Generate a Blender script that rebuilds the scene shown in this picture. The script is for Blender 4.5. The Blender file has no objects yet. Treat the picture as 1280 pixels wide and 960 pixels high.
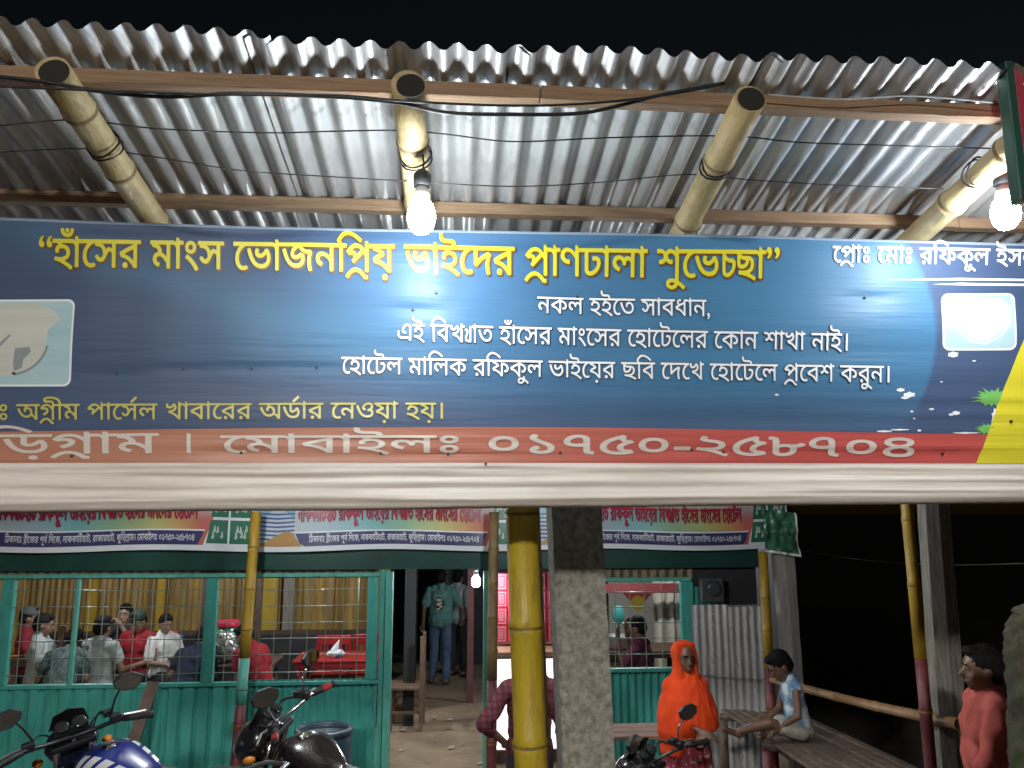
import bpy, bmesh, math, random
from mathutils import Vector, Matrix, noise
R = math.radians
random.seed(7)
sc = bpy.context.scene
col = sc.collection

# ---------------------------------------------------------------- camera
CAM = Vector((0.0, 0.0, 2.45))
YAW, PITCH, FPX = R(4.1), R(9.45), 961.0
cd = bpy.data.cameras.new('camera'); cam = bpy.data.objects.new('camera', cd); col.objects.link(cam)
cd.sensor_width = 36.0; cd.lens = FPX / 1280.0 * 36.0; cd.clip_start = 0.05; cd.clip_end = 2000.0
cam.location = CAM; cam.rotation_euler = (R(90) + PITCH, 0, -YAW)
sc.camera = cam

# ---------------------------------------------------------------- night sky, faint moonlight, exposure
w = bpy.data.worlds.new('World'); sc.world = w; w.use_nodes = True
wn = w.node_tree.nodes; wl = w.node_tree.links
sky = wn.new('ShaderNodeTexSky'); sky.sky_type = 'NISHITA'; sky.sun_disc = False
sky.sun_elevation = R(3.0); sky.sun_rotation = R(200)
bg = wn['Background']; bg.inputs['Strength'].default_value = 0.004
wl.new(sky.outputs['Color'], bg.inputs['Color'])
sd = bpy.data.lights.new('moon', 'SUN'); sd.energy = 0.01; sd.angle = R(0.5); sd.color = (1.0, 0.96, 0.9)
sun = bpy.data.objects.new('moon', sd); col.objects.link(sun)
sun.rotation_euler = (R(60), 0, R(20))
vs = sc.view_settings; vs.view_transform = 'Standard'; vs.look = 'None'; vs.gamma = 1.0; vs.use_curve_mapping = False
vs.exposure = 0.0
cy = sc.cycles
cy.use_denoising = True
cy.max_bounces = 7; cy.diffuse_bounces = 4; cy.glossy_bounces = 3; cy.transmission_bounces = 5
cy.sample_clamp_indirect = 4.0; cy.caustics_reflective = False; cy.caustics_refractive = False

# ---------------------------------------------------------------- pixels to directions
_f = Vector((math.sin(YAW)*math.cos(PITCH), math.cos(YAW)*math.cos(PITCH), math.sin(PITCH)))
_r = Vector((math.cos(YAW), -math.sin(YAW), 0.0)); _u = _r.cross(_f)
def at(px, py, Y):
    d = _f + _r*((px-640)/FPX) + _u*((480-py)/FPX)
    return CAM + d*(Y/d.y)
def atx(px, py, X):
    d = _f + _r*((px-640)/FPX) + _u*((480-py)/FPX)
    return CAM + d*(X/d.x)
def proj(p):
    v = Vector(p) - CAM; z = v.dot(_f)
    return 640+FPX*v.dot(_r)/z, 480-FPX*v.dot(_u)/z

# ---------------------------------------------------------------- materials
MATS = {}
def mat(name, c, rough=0.6, metal=0.0, c2=None, scale=8.0, stretch=(1,1,1), bump=0.0, bscale=None, contrast=(0.35,0.65), emit=0.0, spec=0.5, detail=6.0, coat=0.0, rvar=0.0):
    if name in MATS: return MATS[name]
    m = bpy.data.materials.new(name); m.use_nodes = True; MATS[name] = m
    n = m.node_tree.nodes; l = m.node_tree.links; b = n['Principled BSDF']
    b.inputs['Base Color'].default_value = (*c, 1); b.inputs['Roughness'].default_value = rough
    b.inputs['Metallic'].default_value = metal; b.inputs['Specular IOR Level'].default_value = spec
    b.inputs['Coat Weight'].default_value = coat
    tc = n.new('ShaderNodeTexCoord'); mp = n.new('ShaderNodeMapping'); mp.inputs['Scale'].default_value = stretch
    l.new(tc.outputs['Object'], mp.inputs['Vector'])
    if c2 is not None or rvar:
        t = n.new('ShaderNodeTexNoise'); t.inputs['Scale'].default_value = scale; t.inputs['Detail'].default_value = detail
        t.inputs['Roughness'].default_value = 0.62
        l.new(mp.outputs['Vector'], t.inputs['Vector'])
        mr = n.new('ShaderNodeMapRange'); mr.inputs['From Min'].default_value = contrast[0]; mr.inputs['From Max'].default_value = contrast[1]
        l.new(t.outputs['Fac'], mr.inputs['Value'])
        if c2 is not None:
            mx = n.new('ShaderNodeMix'); mx.data_type = 'RGBA'
            mx.inputs[6].default_value = (*c, 1); mx.inputs[7].default_value = (*c2, 1)
            l.new(mr.outputs['Result'], mx.inputs[0]); l.new(mx.outputs[2], b.inputs['Base Color'])
        if rvar:
            ma = n.new('ShaderNodeMath'); ma.operation = 'MULTIPLY_ADD'; ma.inputs[1].default_value = rvar; ma.inputs[2].default_value = rough
            l.new(mr.outputs['Result'], ma.inputs[0]); l.new(ma.outputs[0], b.inputs['Roughness'])
    if bump:
        t2 = n.new('ShaderNodeTexNoise'); t2.inputs['Scale'].default_value = bscale or scale*3; t2.inputs['Detail'].default_value = 5
        l.new(mp.outputs['Vector'], t2.inputs['Vector'])
        bp = n.new('ShaderNodeBump'); bp.inputs['Strength'].default_value = bump; bp.inputs['Distance'].default_value = 0.01
        l.new(t2.outputs['Fac'], bp.inputs['Height']); l.new(bp.outputs['Normal'], b.inputs['Normal'])
    if emit:
        b.inputs['Emission Color'].default_value = (*c, 1); b.inputs['Emission Strength'].default_value = emit
    return m
def vcmat(name, rough=0.5, spec=0.5, bump=0.0, bscale=6.0, stretch=(1,1,1)):
    m = mat(name, (1,1,1), rough, spec=spec, bump=bump, bscale=bscale, stretch=stretch)
    n = m.node_tree.nodes; a = n.new('ShaderNodeVertexColor'); a.layer_name = 'print'
    m.node_tree.links.new(a.outputs['Color'], n['Principled BSDF'].inputs['Base Color'])
    return m

# ---------------------------------------------------------------- mesh helpers
class MB:
    def __init__(s): s.v = []; s.f = []; s.m = []
    def add(s, vs, fs, mi=0):
        o = len(s.v); s.v += [tuple(p) for p in vs]; s.f += [tuple(i+o for i in f) for f in fs]; s.m += [mi]*len(fs); return s
    def box(s, a, b, M=None, mi=0):
        x0,y0,z0 = a; x1,y1,z1 = b
        vs = [Vector(p) for p in ((x0,y0,z0),(x1,y0,z0),(x1,y1,z0),(x0,y1,z0),(x0,y0,z1),(x1,y0,z1),(x1,y1,z1),(x0,y1,z1))]
        if M: vs = [M @ p for p in vs]
        return s.add(vs, [(0,3,2,1),(4,5,6,7),(0,1,5,4),(1,2,6,5),(2,3,7,6),(3,0,4,7)], mi)
    def beam(s, a, b, w, h, mi=0, up=(0,0,1)):
        a = Vector(a); b = Vector(b); d = (b-a); L = d.length; d.normalize(); up = Vector(up)
        x = d.cross(up)
        if x.length < 1e-4: x = d.cross(Vector((0,1,0)))
        x.normalize(); z = x.cross(d)
        M = Matrix((x, d, z)).transposed().to_4x4(); M.translation = a
        return s.box((-w/2,0,-h/2),(w/2,L,h/2), M, mi)
    def tube(s, pts, rad, n=8, mi=0, cap=True, squash=1.0):
        pts = [Vector(p) for p in pts]; N = len(pts)
        if not hasattr(rad, '__len__'): rad = [rad]*N
        vs = []; prev = None
        for i, p in enumerate(pts):
            t = (pts[min(i+1,N-1)] - pts[max(i-1,0)])
            if t.length < 1e-9: t = Vector((0,0,1))
            t.normalize()
            if prev is None:
                x = t.cross(Vector((0,0,1)))
                if x.length < 1e-3: x = t.cross(Vector((0,1,0)))
            else: x = prev - t*prev.dot(t)
            x.normalize(); prev = x; y = t.cross(x)
            for k in range(n):
                a = 2*math.pi*k/n; vs.append(p + (x*math.cos(a) + y*math.sin(a)*squash)*rad[i])
        fs = [(i*n+k, i*n+(k+1)%n, (i+1)*n+(k+1)%n, (i+1)*n+k) for i in range(N-1) for k in range(n)]
        if cap: fs += [tuple(range(n-1,-1,-1)), tuple((N-1)*n+k for k in range(n))]
        return s.add(vs, fs, mi)
    def lathe(s, prof, n=20, M=None, mi=0):
        vs = []
        for r, z in prof:
            for k in range(n):
                a = 2*math.pi*k/n; p = Vector((r*math.cos(a), r*math.sin(a), z)); vs.append(M @ p if M else p)
        N = len(prof)
        fs = [(i*n+k, i*n+(k+1)%n, (i+1)*n+(k+1)%n, (i+1)*n+k) for i in range(N-1) for k in range(n)]
        if prof[0][0] > 1e-5: fs.append(tuple(range(n-1,-1,-1)))
        if prof[-1][0] > 1e-5: fs.append(tuple((N-1)*n+k for k in range(n)))
        return s.add(vs, fs, mi)
    def ell(s, c, r, rot=None, n=14, mi=0):
        c = Vector(c); vs = []; rings = max(6, n//2+2)
        for i in range(rings+1):
            th = math.pi*i/rings
            for k in range(n):
                a = 2*math.pi*k/n
                p = Vector((r[0]*math.sin(th)*math.cos(a), r[1]*math.sin(th)*math.sin(a), r[2]*math.cos(th)))
                vs.append(c + (rot @ p if rot else p))
        fs = [(i*n+k, (i+1)*n+k, (i+1)*n+(k+1)%n, i*n+(k+1)%n) for i in range(rings) for k in range(n)]
        return s.add(vs, fs, mi)
    def cap(s, a, b, ra, rb=None, n=12, mi=0):
        rb = ra if rb is None else rb; a = Vector(a); b = Vector(b); d = b-a
        d = d.normalized() if d.length > 1e-6 else Vector((0,0,1)); pts = []; rr = []
        for t in (-0.999,-0.9,-0.6,-0.3): pts.append(a + d*ra*t); rr.append(ra*math.sqrt(1-t*t))
        pts.append(a); rr.append(ra); pts.append(b); rr.append(rb)
        for t in (0.3,0.6,0.9,0.999): pts.append(b + d*rb*t); rr.append(rb*math.sqrt(1-t*t))
        return s.tube(pts, rr, n, mi)
    def prism(s, poly, d, mi=0):          # poly: list of Vector (planar), extruded by vector d
        n = len(poly); d = Vector(d); vs = [Vector(p) for p in poly] + [Vector(p)+d for p in poly]
        fs = [tuple(range(n-1,-1,-1)), tuple(range(n,2*n))] + [(i,(i+1)%n,n+(i+1)%n,n+i) for i in range(n)]
        return s.add(vs, fs, mi)
    def build(s, name, m, parent=None, smooth=False, loc=None, bevel=0.0):
        me = bpy.data.meshes.new(name); me.from_pydata(s.v, [], s.f)
        for x in (m if isinstance(m, (list, tuple)) else [m]): me.materials.append(x)
        if any(s.m): me.polygons.foreach_set('material_index', s.m)
        if smooth: me.polygons.foreach_set('use_smooth', [True]*len(me.polygons))
        me.update()
        return link(name, me, parent, loc, bevel)
def link(name, me, parent=None, loc=None, bevel=0.0):
    o = bpy.data.objects.new(name, me); col.objects.link(o)
    if parent is not None:
        o.parent = parent
    if loc is not None: o.location = loc
    if bevel:
        b = o.modifiers.new('bevel', 'BEVEL'); b.width = bevel; b.segments = 2; b.limit_method = 'ANGLE'
    return o
def fixn(o):
    bm = bmesh.new(); bm.from_mesh(o.data); bmesh.ops.recalc_face_normals(bm, faces=bm.faces); bm.to_mesh(o.data); bm.free(); return o
def tag(o, label, cat, group=None):
    o['label'] = label; o['category'] = cat
    if group: o['group'] = group
    return o
def thing(name, label, cat, loc=(0,0,0), rz=0.0, group=None):
    o = bpy.data.objects.new(name, None); col.objects.link(o); o.location = loc; o.rotation_euler = (0,0,rz)
    o.empty_display_size = 0.1
    return tag(o, label, cat, group)
def copy_tree(o, parent=None):
    c = o.copy(); col.objects.link(c); c.parent = parent
    for ch in list(o.children): copy_tree(ch, c)
    return c
def setting(o): o['kind'] = 'structure'; return o
def stuff(o): o['kind'] = 'stuff'; return o

# sheet metal with ribs: local x across the ribs, z along them (or any frame M)
def corrug(W, L, pitch, depth, M, prof='sine', nseg=1, per=8, jitter=0.0, seed=0, thick=0.0):
    mb = MB(); rnd = random.Random(seed); xs = []; nper = max(1, int(round(W/pitch)))
    for i in range(nper*per+1):
        t = i/per; ph = t % 1.0
        if prof == 'sine': h = 0.5+0.5*math.sin(2*math.pi*ph); h = h*h*(3-2*h)*0.5 + h*0.5
        elif prof == 'zig': h = abs(2*ph-1)
        else: h = 1.0 if 0.1 < ph < 0.4 else 0.0
        xs.append((t*pitch*W/(nper*pitch), h))
    jit = {}
    rows = []
    for j in range(nseg+1):
        row = []
        for i, (x, h) in enumerate(xs):
            dz = jitter*noise.noise(Vector((x*3.1+seed*7.7, j*1.7, seed))) if jitter else 0
            row.append(len(mb.v)); mb.v.append(tuple(M @ Vector((x, (h-0.5)*depth + dz, L*j/nseg))))
        rows.append(row)
    for j in range(nseg):
        for i in range(len(xs)-1):
            mb.f.append((rows[j][i], rows[j][i+1], rows[j+1][i+1], rows[j+1][i])); mb.m.append(0)
    return mb
def frame(o, x, y, z):   # matrix with columns x, y, z and origin o
    M = Matrix((Vector(x), Vector(y), Vector(z))).transposed().to_4x4(); M.translation = Vector(o); return M
def bamboo(mb_pts, r, nodes=0.32, n=14, seed=1, wob=0.0, dark=False):
    # a culm from a to b with swollen nodes
    a, b = Vector(mb_pts[0]), Vector(mb_pts[1]); d = b-a; L = d.length; rnd = random.Random(seed); pts = []; rr = []
    side = d.cross(Vector((0.3,1,0.1))).normalized()
    r0, r1 = r if hasattr(r, '__len__') else (r, r)
    zs = []; z = rnd.uniform(0.1, nodes)
    while z < L-0.06: zs.append(z); z += nodes*rnd.uniform(0.85,1.15)
    st = [(0,1.0)]
    for z in zs: st += [(z-0.025,1.0),(z-0.007,1.10),(z,1.01),(z+0.005,1.14),(z+0.025,0.98)]
    st.append((L,1.0))
    for z, k in st:
        t = z/L; pts.append(a + d*t + side*wob*math.sin(t*5.3+seed)); rr.append((r0+(r1-r0)*t)*k)
    m_ = MB().tube(pts, rr, n)
    if dark:
        for i in range(len(st)-1):
            if i % 5 in (2,3): m_.m[i*n:(i+1)*n] = [1]*n
    return m_

# ---------------------------------------------------------------- common materials
M_galv = mat('galvanised', (0.66,0.66,0.66), 0.42, 0.55, c2=(0.38,0.36,0.34), scale=6, stretch=(2.2,0.5,1), bump=0.25, bscale=30, rvar=0.25, contrast=(0.45,0.8), detail=9)
M_purlin = mat('old_timber', (0.34,0.22,0.13), 0.75, c2=(0.20,0.12,0.07), scale=9, stretch=(0.5,8,8), bump=0.6, bscale=30, contrast=(0.4,0.75), detail=10)
M_greywood = mat('grey_timber', (0.30,0.27,0.23), 0.8, c2=(0.12,0.10,0.085), scale=8, stretch=(8,8,0.6), bump=0.8, bscale=26, contrast=(0.4,0.7), detail=10)
M_darkwood = mat('dark_timber', (0.12,0.07,0.045), 0.65, c2=(0.06,0.035,0.025), scale=6, stretch=(5,5,1), bump=0.3)
M_bam = mat('dry_bamboo', (0.52,0.41,0.21), 0.5, c2=(0.27,0.18,0.085), scale=9, stretch=(2.5,0.9,2.5), bump=0.3, bscale=40, contrast=(0.42,0.78), detail=10)
M_bamY = mat('yellow_painted_bamboo', (0.50,0.36,0.025), 0.42, c2=(0.27,0.19,0.05), scale=14, stretch=(2.5,2.5,0.6), bump=0.3, bscale=50, contrast=(0.48,0.75), detail=11)
M_bamO = mat('ochre_bamboo', (0.46,0.28,0.02), 0.45, c2=(0.30,0.17,0.03), scale=7, stretch=(2,2,0.7), bump=0.15, bscale=25)
M_maroon = mat('maroon_paint', (0.13,0.025,0.03), 0.5, c2=(0.20,0.06,0.05), scale=9, bump=0.2, contrast=(0.45,0.75))
M_teal = mat('teal_paint', (0.065,0.38,0.32), 0.45, c2=(0.045,0.22,0.18), scale=6, stretch=(2,2,0.5), bump=0.25, bscale=30, contrast=(0.45,0.78), detail=10)
M_teal2 = mat('pale_teal_paint', (0.13,0.46,0.38), 0.45, c2=(0.08,0.33,0.27), scale=6, stretch=(2,2,0.6), bump=0.15)
M_black = mat('black_rubber', (0.012,0.012,0.013), 0.55)
M_cable = mat('cable_black', (0.012,0.012,0.014), 0.45)
M_red = mat('red_plastic', (0.42,0.02,0.025), 0.35, c2=(0.30,0.015,0.02), scale=4)
M_white = mat('white_plastic', (0.75,0.75,0.73), 0.4)
M_soil = mat('trodden_earth', (0.17,0.125,0.085), 0.9, c2=(0.09,0.066,0.045), scale=2.2, bump=0.6, bscale=9, detail=10)
M_chrome = mat('chrome', (0.75,0.75,0.77), 0.12, 1.0)
# ================================================================ BENGALI LETTERING
_glyph = {}
def _raw(ch, off=0):
    k = ch
    if k in _glyph: return _glyph[k]
    def dims(s, fill='BOTH', res=2):
        c = bpy.data.curves.new('t', 'FONT'); c.body = s; c.resolution_u = res; c.fill_mode = fill
        o = bpy.data.objects.new('t', c); col.objects.link(o); bpy.context.view_layer.update()
        dg = bpy.context.evaluated_depsgraph_get(); me = bpy.data.meshes.new_from_object(o.evaluated_get(dg))
        bpy.data.objects.remove(o); bpy.data.curves.remove(c); return me
    me = dims(ch, 'NONE', 4); pts = [Vector((v.co.x, v.co.y)) for v in me.vertices]; eds = [tuple(e.vertices) for e in me.edges]
    bpy.data.meshes.remove(me)
    segs = [(pts[i], pts[j]) for i, j in eds]
    def wind(c):
        w_ = 0
        for p, q in segs:
            if (p.y <= c.y) != (q.y <= c.y):
                xi = p.x + (c.y-p.y)/(q.y-p.y)*(q.x-p.x)
                if xi > c.x: w_ += 1 if q.y > p.y else -1
        return w_
    from mathutils.geometry import delaunay_2d_cdt
    r_ = delaunay_2d_cdt(pts, eds, [], 0, 1e-5)
    V2, F2 = r_[0], r_[2]
    F2 = [f for f in F2 if wind((V2[f[0]]+V2[f[1]]+V2[f[2]])/3.0) != 0]
    bm = bmesh.new(); bv = [bm.verts.new((p.x, p.y, 0)) for p in V2]
    for f in F2: bm.faces.new([bv[i] for i in f])
    bmesh.ops.delete(bm, geom=[v for v in bm.verts if not v.link_faces], context='VERTS')
    z = -0.3
    while z < 0.95:
        bmesh.ops.bisect_plane(bm, geom=bm.verts[:]+bm.edges[:]+bm.faces[:], plane_co=(0,z,0), plane_no=(0,1,0)); z += 0.12
    bm.verts.ensure_lookup_table()
    for i, v in enumerate(bm.verts): v.index = i
    vs = [(v.co.x, v.co.y) for v in bm.verts]; fs = [[v.index for v in f.verts] for f in bm.faces]; bm.free()
    a = dims('\u0995'+ch+'\u0995'); b = dims('\u0995\u0995')
    adv = max(v.co.x for v in a.vertices) - max(v.co.x for v in b.vertices)
    bpy.data.meshes.remove(a); bpy.data.meshes.remove(b)
    _glyph[k] = (vs, fs, adv); return _glyph[k]
def _stroke(pts, th):
    vs = []; fs = []; N = len(pts)
    for i, p in enumerate(pts):
        a = Vector(pts[max(i-1,0)]); b = Vector(pts[min(i+1,N-1)]); t = (b-a).normalized(); n = Vector((-t.y, t.x))*th/2
        vs += [(p[0]+n.x, p[1]+n.y), (p[0]-n.x, p[1]-n.y)]
    for i in range(N-1): fs.append([2*i, 2*i+1, 2*i+3, 2*i+2])
    return vs, fs
PRE = '\u09bf\u09c7\u09c8'
def layout(text, off=0.0):
    """clusters: handles pre-base vowels, ra-phala, ya-phala, reph and the double cha-chha"""
    V = []; F = []; x = 0.0; th = 0.075
    def put(vs, fs, dx, dy=0.0, sx=1.0, sy=1.0):
        o = len(V); V.extend((a*sx+dx, b*sy+dy) for a, b in vs); F.extend([i+o for i in f] for f in fs)
    i = 0; n = len(text)
    while i < n:
        ch = text[i]
        if ch == ' ': x += 0.30; i += 1; continue
        reph = False
        if ch == '\u09b0' and i+1 < n and text[i+1] == '\u09cd' and i+2 < n and text[i+2] not in ' ': reph = True; i += 2; ch = text[i]
        base = ch; i += 1; sub = []
        if i < n and text[i] == '\u09bc': base += text[i]; i += 1
        while i+1 < n and text[i] == '\u09cd': sub.append(text[i+1]); i += 2
        vow = ''; marks = ''
        while i < n and text[i] in '\u09be\u09bf\u09c0\u09c1\u09c2\u09c3\u09c7\u09cb\u0981': 
            if text[i] == '\u0981': marks += text[i]
            else: vow += text[i]
            i += 1
        if '\u09cb' in vow: vow = '\u09c7\u09be'
        for p in vow:
            if p in PRE:
                vs, fs, a = _raw(p, off); put(vs, fs, x); x += a
        vs, fs, a = _raw(base, off); x0 = x
        if '\u099b' in sub:                                  # cha + chha
            put(vs, fs, x, 0.0, 0.82, 1.0); x += a*0.72
            v2, f2, a2 = _raw('\u099b'); put(v2, f2, x, -0.0, 0.86, 1.0); x += a2*0.86
        else: put(vs, fs, x); x += a
        if '\u09b0' in sub:
            pts = [(x0+a*0.02,-0.13),(x0+a*0.16,-0.02),(x0+a*0.42,0.03),(x0+a*0.68,-0.04),(x0+a*0.80,-0.14)]
            pts = [(x0+a*(0.04+0.80*t), -0.13+0.17*math.sin(math.pi*min(1,t*1.15))**0.8) for t in [k/8 for k in range(9)]]
            put(*_stroke(pts, th*0.95), 0)
        if '\u09af' in sub:
            w_ = 0.30
            pts = [(x+0.03,0.43),(x+0.09,0.49),(x+0.14,0.43),(x+0.12,0.30),(x+0.06,0.18),(x+0.09,0.07),(x+0.19,0.04),(x+0.27,0.10)]
            put(*_stroke(pts, th), 0); put(*_stroke([(x+0.27,0.60),(x+0.27,0.0)], th), 0); x += w_+0.05
        if reph: put(*_stroke([(x-a*0.42,0.68),(x-a*0.12,0.88)], th*1.1), 0)
        for p in marks:
            vs, fs, a_ = _raw(p, off); put(vs, fs, x)
        for p in vow:
            if p not in PRE:
                vs, fs, a_ = _raw(p, off); put(vs, fs, x); x += a_
    return V, F, x
def text_mesh(name, text, mapf, m, parent=None, off=0.0, n=4):
    """mapf(s, t, d): s along the line 0..1 (of the width), t in glyph units above the base line, d a hair of depth"""
    V, F, W = layout(text)
    ring = [(0.0,0.0)] if off <= 0 else [(off*math.cos(2*math.pi*k/n+0.4), off*math.sin(2*math.pi*k/n+0.4)) for k in range(n)]
    vs = []; fs = []
    for k, (ox, oy) in enumerate(ring):
        b = len(vs); vs += [tuple(mapf((x+ox)/W, y+oy, 0.00007*k)) for x, y in V]; fs += [[i+b for i in f] for f in F]
    me = bpy.data.meshes.new(name); me.from_pydata(vs, [], fs); me.materials.append(m); me.update()
    return link(name, me, parent)
# ================================================================ GROUND
def gz(y):
    t = min(1.0, max(0.0, (y-0.8)/5.8)); return 0.85*(1-(t*t*(3-2*t)))
ys = [-400,-60,-20,-6,-2,0] + [0.6+0.25*k for k in range(22)] + [6.4,7,8,9,10,12,15,20,40,120,900]
xs = [-900,-200,-60,-20,-10,-6] + [-5+0.5*k for k in range(21)] + [6,10,20,60,200,900]
mb = MB()
for y in ys:
    for x in xs: mb.v.append((x, y, gz(y) + (0.03*noise.noise(Vector((x*0.9,y*0.9,0))) if abs(x)<8 and -3<y<7 else 0)))
nx = len(xs)
for j in range(len(ys)-1):
    for i in range(nx-1): mb.f.append((j*nx+i, j*nx+i+1, (j+1)*nx+i+1, (j+1)*nx+i)); mb.m.append(0)
M_ground = mat('dark_ground', (0.085,0.066,0.048), 0.95, c2=(0.045,0.036,0.028), scale=1.6, bump=0.6, bscale=8, detail=10)
setting(mb.build('ground', M_ground, smooth=True))

# ================================================================ FRONT CANOPY ROOF
SL = math.tan(R(9.9))
def zr(y): return 3.625 - SL*(y-1.985)
roof = thing('canopy_roof', 'corrugated iron canopy roof on round bamboo rafters above the big blue banner', 'roof', (0,2.0,0))
def wl_(mb, name, m, parent, **k):     # world coordinates under a parent placed at its own location
    off = parent.location; mb.v = [(x-off.x, y-off.y, z-off.z) for x, y, z in mb.v]
    if parent.rotation_euler.z:
        q = Matrix.Rotation(-parent.rotation_euler.z, 3, 'Z'); mb.v = [tuple(q @ Vector(p)) for p in mb.v]
    return mb.build(name, m, parent, **k)
al = math.atan(SL); dirv = Vector((0, math.cos(al), -math.sin(al))); nrm = Vector((0, math.sin(al), math.cos(al)))
PIT = 0.0762; SW = PIT*9
x0 = -3.3; k = 0
while x0 < 2.6:
    jy = random.uniform(-0.018, 0.018); dz = 0.004 if k % 2 else 0.0
    for (ya, yb, lift) in ((1.845+jy, 4.75, 0.0), (4.62, 7.75, -0.006)):
        L = (yb-ya)/math.cos(al)
        Mx = frame(Vector((x0, ya, zr(ya)+dz+lift)), (1,0,0), nrm, dirv)
        wl_(corrug(SW+PIT*0.9, L, PIT, 0.027, Mx, 'sine', nseg=6, per=10, jitter=0.012, seed=k), 'roof_sheet', M_galv, roof, smooth=True)
    x0 += SW; k += 1
for i, y in enumerate((1.965, 2.56, 3.15, 3.9, 4.7, 5.5, 6.3, 7.1)):
    xx = -3.3
    while xx < 2.5:
        e = min(xx + random.uniform(1.5,2.1), 2.6); yy = y + random.uniform(-0.012,0.012)
        wl_(MB().beam((xx,yy,zr(yy)-0.036), (e,yy+random.uniform(-.01,.01),zr(yy)-0.036), 0.045, 0.042), 'purlin', M_purlin, roof, bevel=0.004)
        xx = e + 0.002
RAFT = [at(px, 100, 1.88).x for px in (72, 514, 934)]
RAFT = [RAFT[0]-1.0] + RAFT + [RAFT[2]+0.84]
M_node = mat('bamboo_node', (0.16,0.10,0.05), 0.7, c2=(0.30,0.21,0.10), scale=20)
M_hollow_shade = mat('bamboo_hollow_shade', (0.02,0.018,0.014), 0.9)  # near-black colour paints the shade inside the hollow culm
for i, x in enumerate(RAFT):
    r = 0.043; ya, yb = 1.862, 7.6; dx = (0.02,-0.03,0,0.03,0.02)[i]
    a = Vector((x, ya, zr(ya)-0.060-r)); b = Vector((x+dx, yb, zr(yb)-0.060-r))
    o = wl_(bamboo((a,b), (r, r*0.9), 0.31, 18, seed=i+3, wob=0.012, dark=True), 'rafter', [M_bam, M_node], roof, smooth=False)
    for p in o.data.polygons: p.use_smooth = len(p.vertices) == 4
    wl_(MB().tube([a-(b-a).normalized()*0.004, a+(b-a).normalized()*0.001], r*0.86, 18), 'shaded_hollow', M_hollow_shade, roof)  # flat disc with the hollow's shade painted on the rafter end
    t = MB(); yy = 2.14
    for q in range(2):
        c = a.lerp(b, (yy+0.02*q-ya)/(yb-ya)); ring = [c + Vector((math.cos(g)*(r+0.004), 0.012*math.sin(g*2+q), math.sin(g)*(r+0.004))) for g in [2*math.pi*h/14 for h in range(15)]]
        t.tube(ring, 0.0028, 5, cap=False)
    wl_(t, 'tie_wire', M_cable, roof)

# ================================================================ CABLES UNDER THE EAVES
def cable(px, Y, r, name, label, m=None):
    pts = [at(x, y, Y + (x/1280.0)*0.02) for x, y in px]; out = []
    for i in range(len(pts)-1):
        p0, p1, p2, p3 = pts[max(i-1,0)], pts[i], pts[i+1], pts[min(i+2,len(pts)-1)]
        for k in range(5):
            t = k/5.0; out.append(0.5*((2*p1)+(p2-p0)*t+(2*p0-5*p1+4*p2-p3)*t*t+(3*p1-p0-3*p2+p3)*t**3))
    out.append(pts[-1])
    o = MB().tube(out, r, 6).build(name, m or M_cable, smooth=True)
    return tag(o, label, 'cable')
cable([(-60,90),(0,96),(60,103),(130,115),(210,121),(300,117),(420,121),(500,129),(560,141),(640,143),(720,142),(770,133),(830,118),(905,104)], 1.85, 0.0050, 'power_cable', 'thick black power cable sagging lowest in front of the rafter ends')
cable([(-60,104),(0,108),(100,112),(200,116),(300,118.5),(420,119),(515,127),(640,132),(740,129),(830,119),(900,106)], 1.835, 0.0032, 'power_cable', 'thinner black power cable running beside the thick one')
cable([(-60,160),(0,157),(80,150),(130,153),(200,161),(330,166),(420,164),(500,163),(560,168),(640,177),(740,173),(850,170),(930,171),(1000,178),(1120,182),(1250,186)], 2.10, 0.0022, 'wire', 'thin dark wire strung under the roof midway between the two purlins')
cable([(-60,192),(0,190),(110,186),(200,197),(300,213),(400,220),(520,227),(640,233),(750,228),(860,218),(940,225),(1060,232),(1180,236)], 2.23, 0.0018, 'wire', 'finest dark wire strung close above the rear purlin')
cable([(960,118),(1050,124),(1140,120),(1240,128)], 1.90, 0.002, 'wire', 'short pale wire along the front purlin beside the hanging sign', mat('pale_wire', (0.5,0.5,0.5), 0.5))

# ================================================================ LAMPS
M_glow = mat('lamp_glow', (0.86,0.95,1.0), 0.4, emit=265.0)
M_glow2 = mat('lamp_glow_inside', (0.9,0.97,1.0), 0.4, emit=1400.0)
def bulb(name, label, p, drop, m=M_glow, r=0.034):
    t = thing(name, label, 'lamp', p)
    k = r/0.034
    prof = [(0.0008,-0.062),(0.018,-0.058),(0.029,-0.045),(0.034,-0.025),(0.033,-0.006),(0.027,0.012),(0.018,0.022)]
    MB().lathe([(a*k,b*k) for a,b in prof], 20).build('globe', m, t, smooth=True)
    MB().lathe([(0.0185*k,0.0225*k),(0.019*k,0.045*k),(0.014*k,0.052*k),(0.014*k,0.058*k)], 16).build('lamp_base', M_white, t, smooth=True)
    MB().lathe([(0.0001,0.0585*k),(0.021*k,0.0587*k),(0.022*k,0.09*k),(0.012*k,0.10*k),(0.006,0.105*k)], 16).build('lamp_holder', M_black, t, smooth=True)
    MB().tube([(0,0,0.1*k),(0.004,0.003,0.1*k+drop*0.5),(0,0,0.1*k+drop)], 0.003, 6).build('flex', M_cable, t)
    return t
LP1 = at(527, 262, 2.10); bulb('led_bulb', 'glaring bare LED bulb hung from the middle bamboo rafter over the banner heading', LP1, 0.05, M_glow, 0.040)
LP2 = at(1256, 258, 2.10); bulb('led_bulb', 'glaring bare LED bulb under the rafter beside the maroon hanging sign', LP2, 0.05, M_glow, 0.040)
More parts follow.
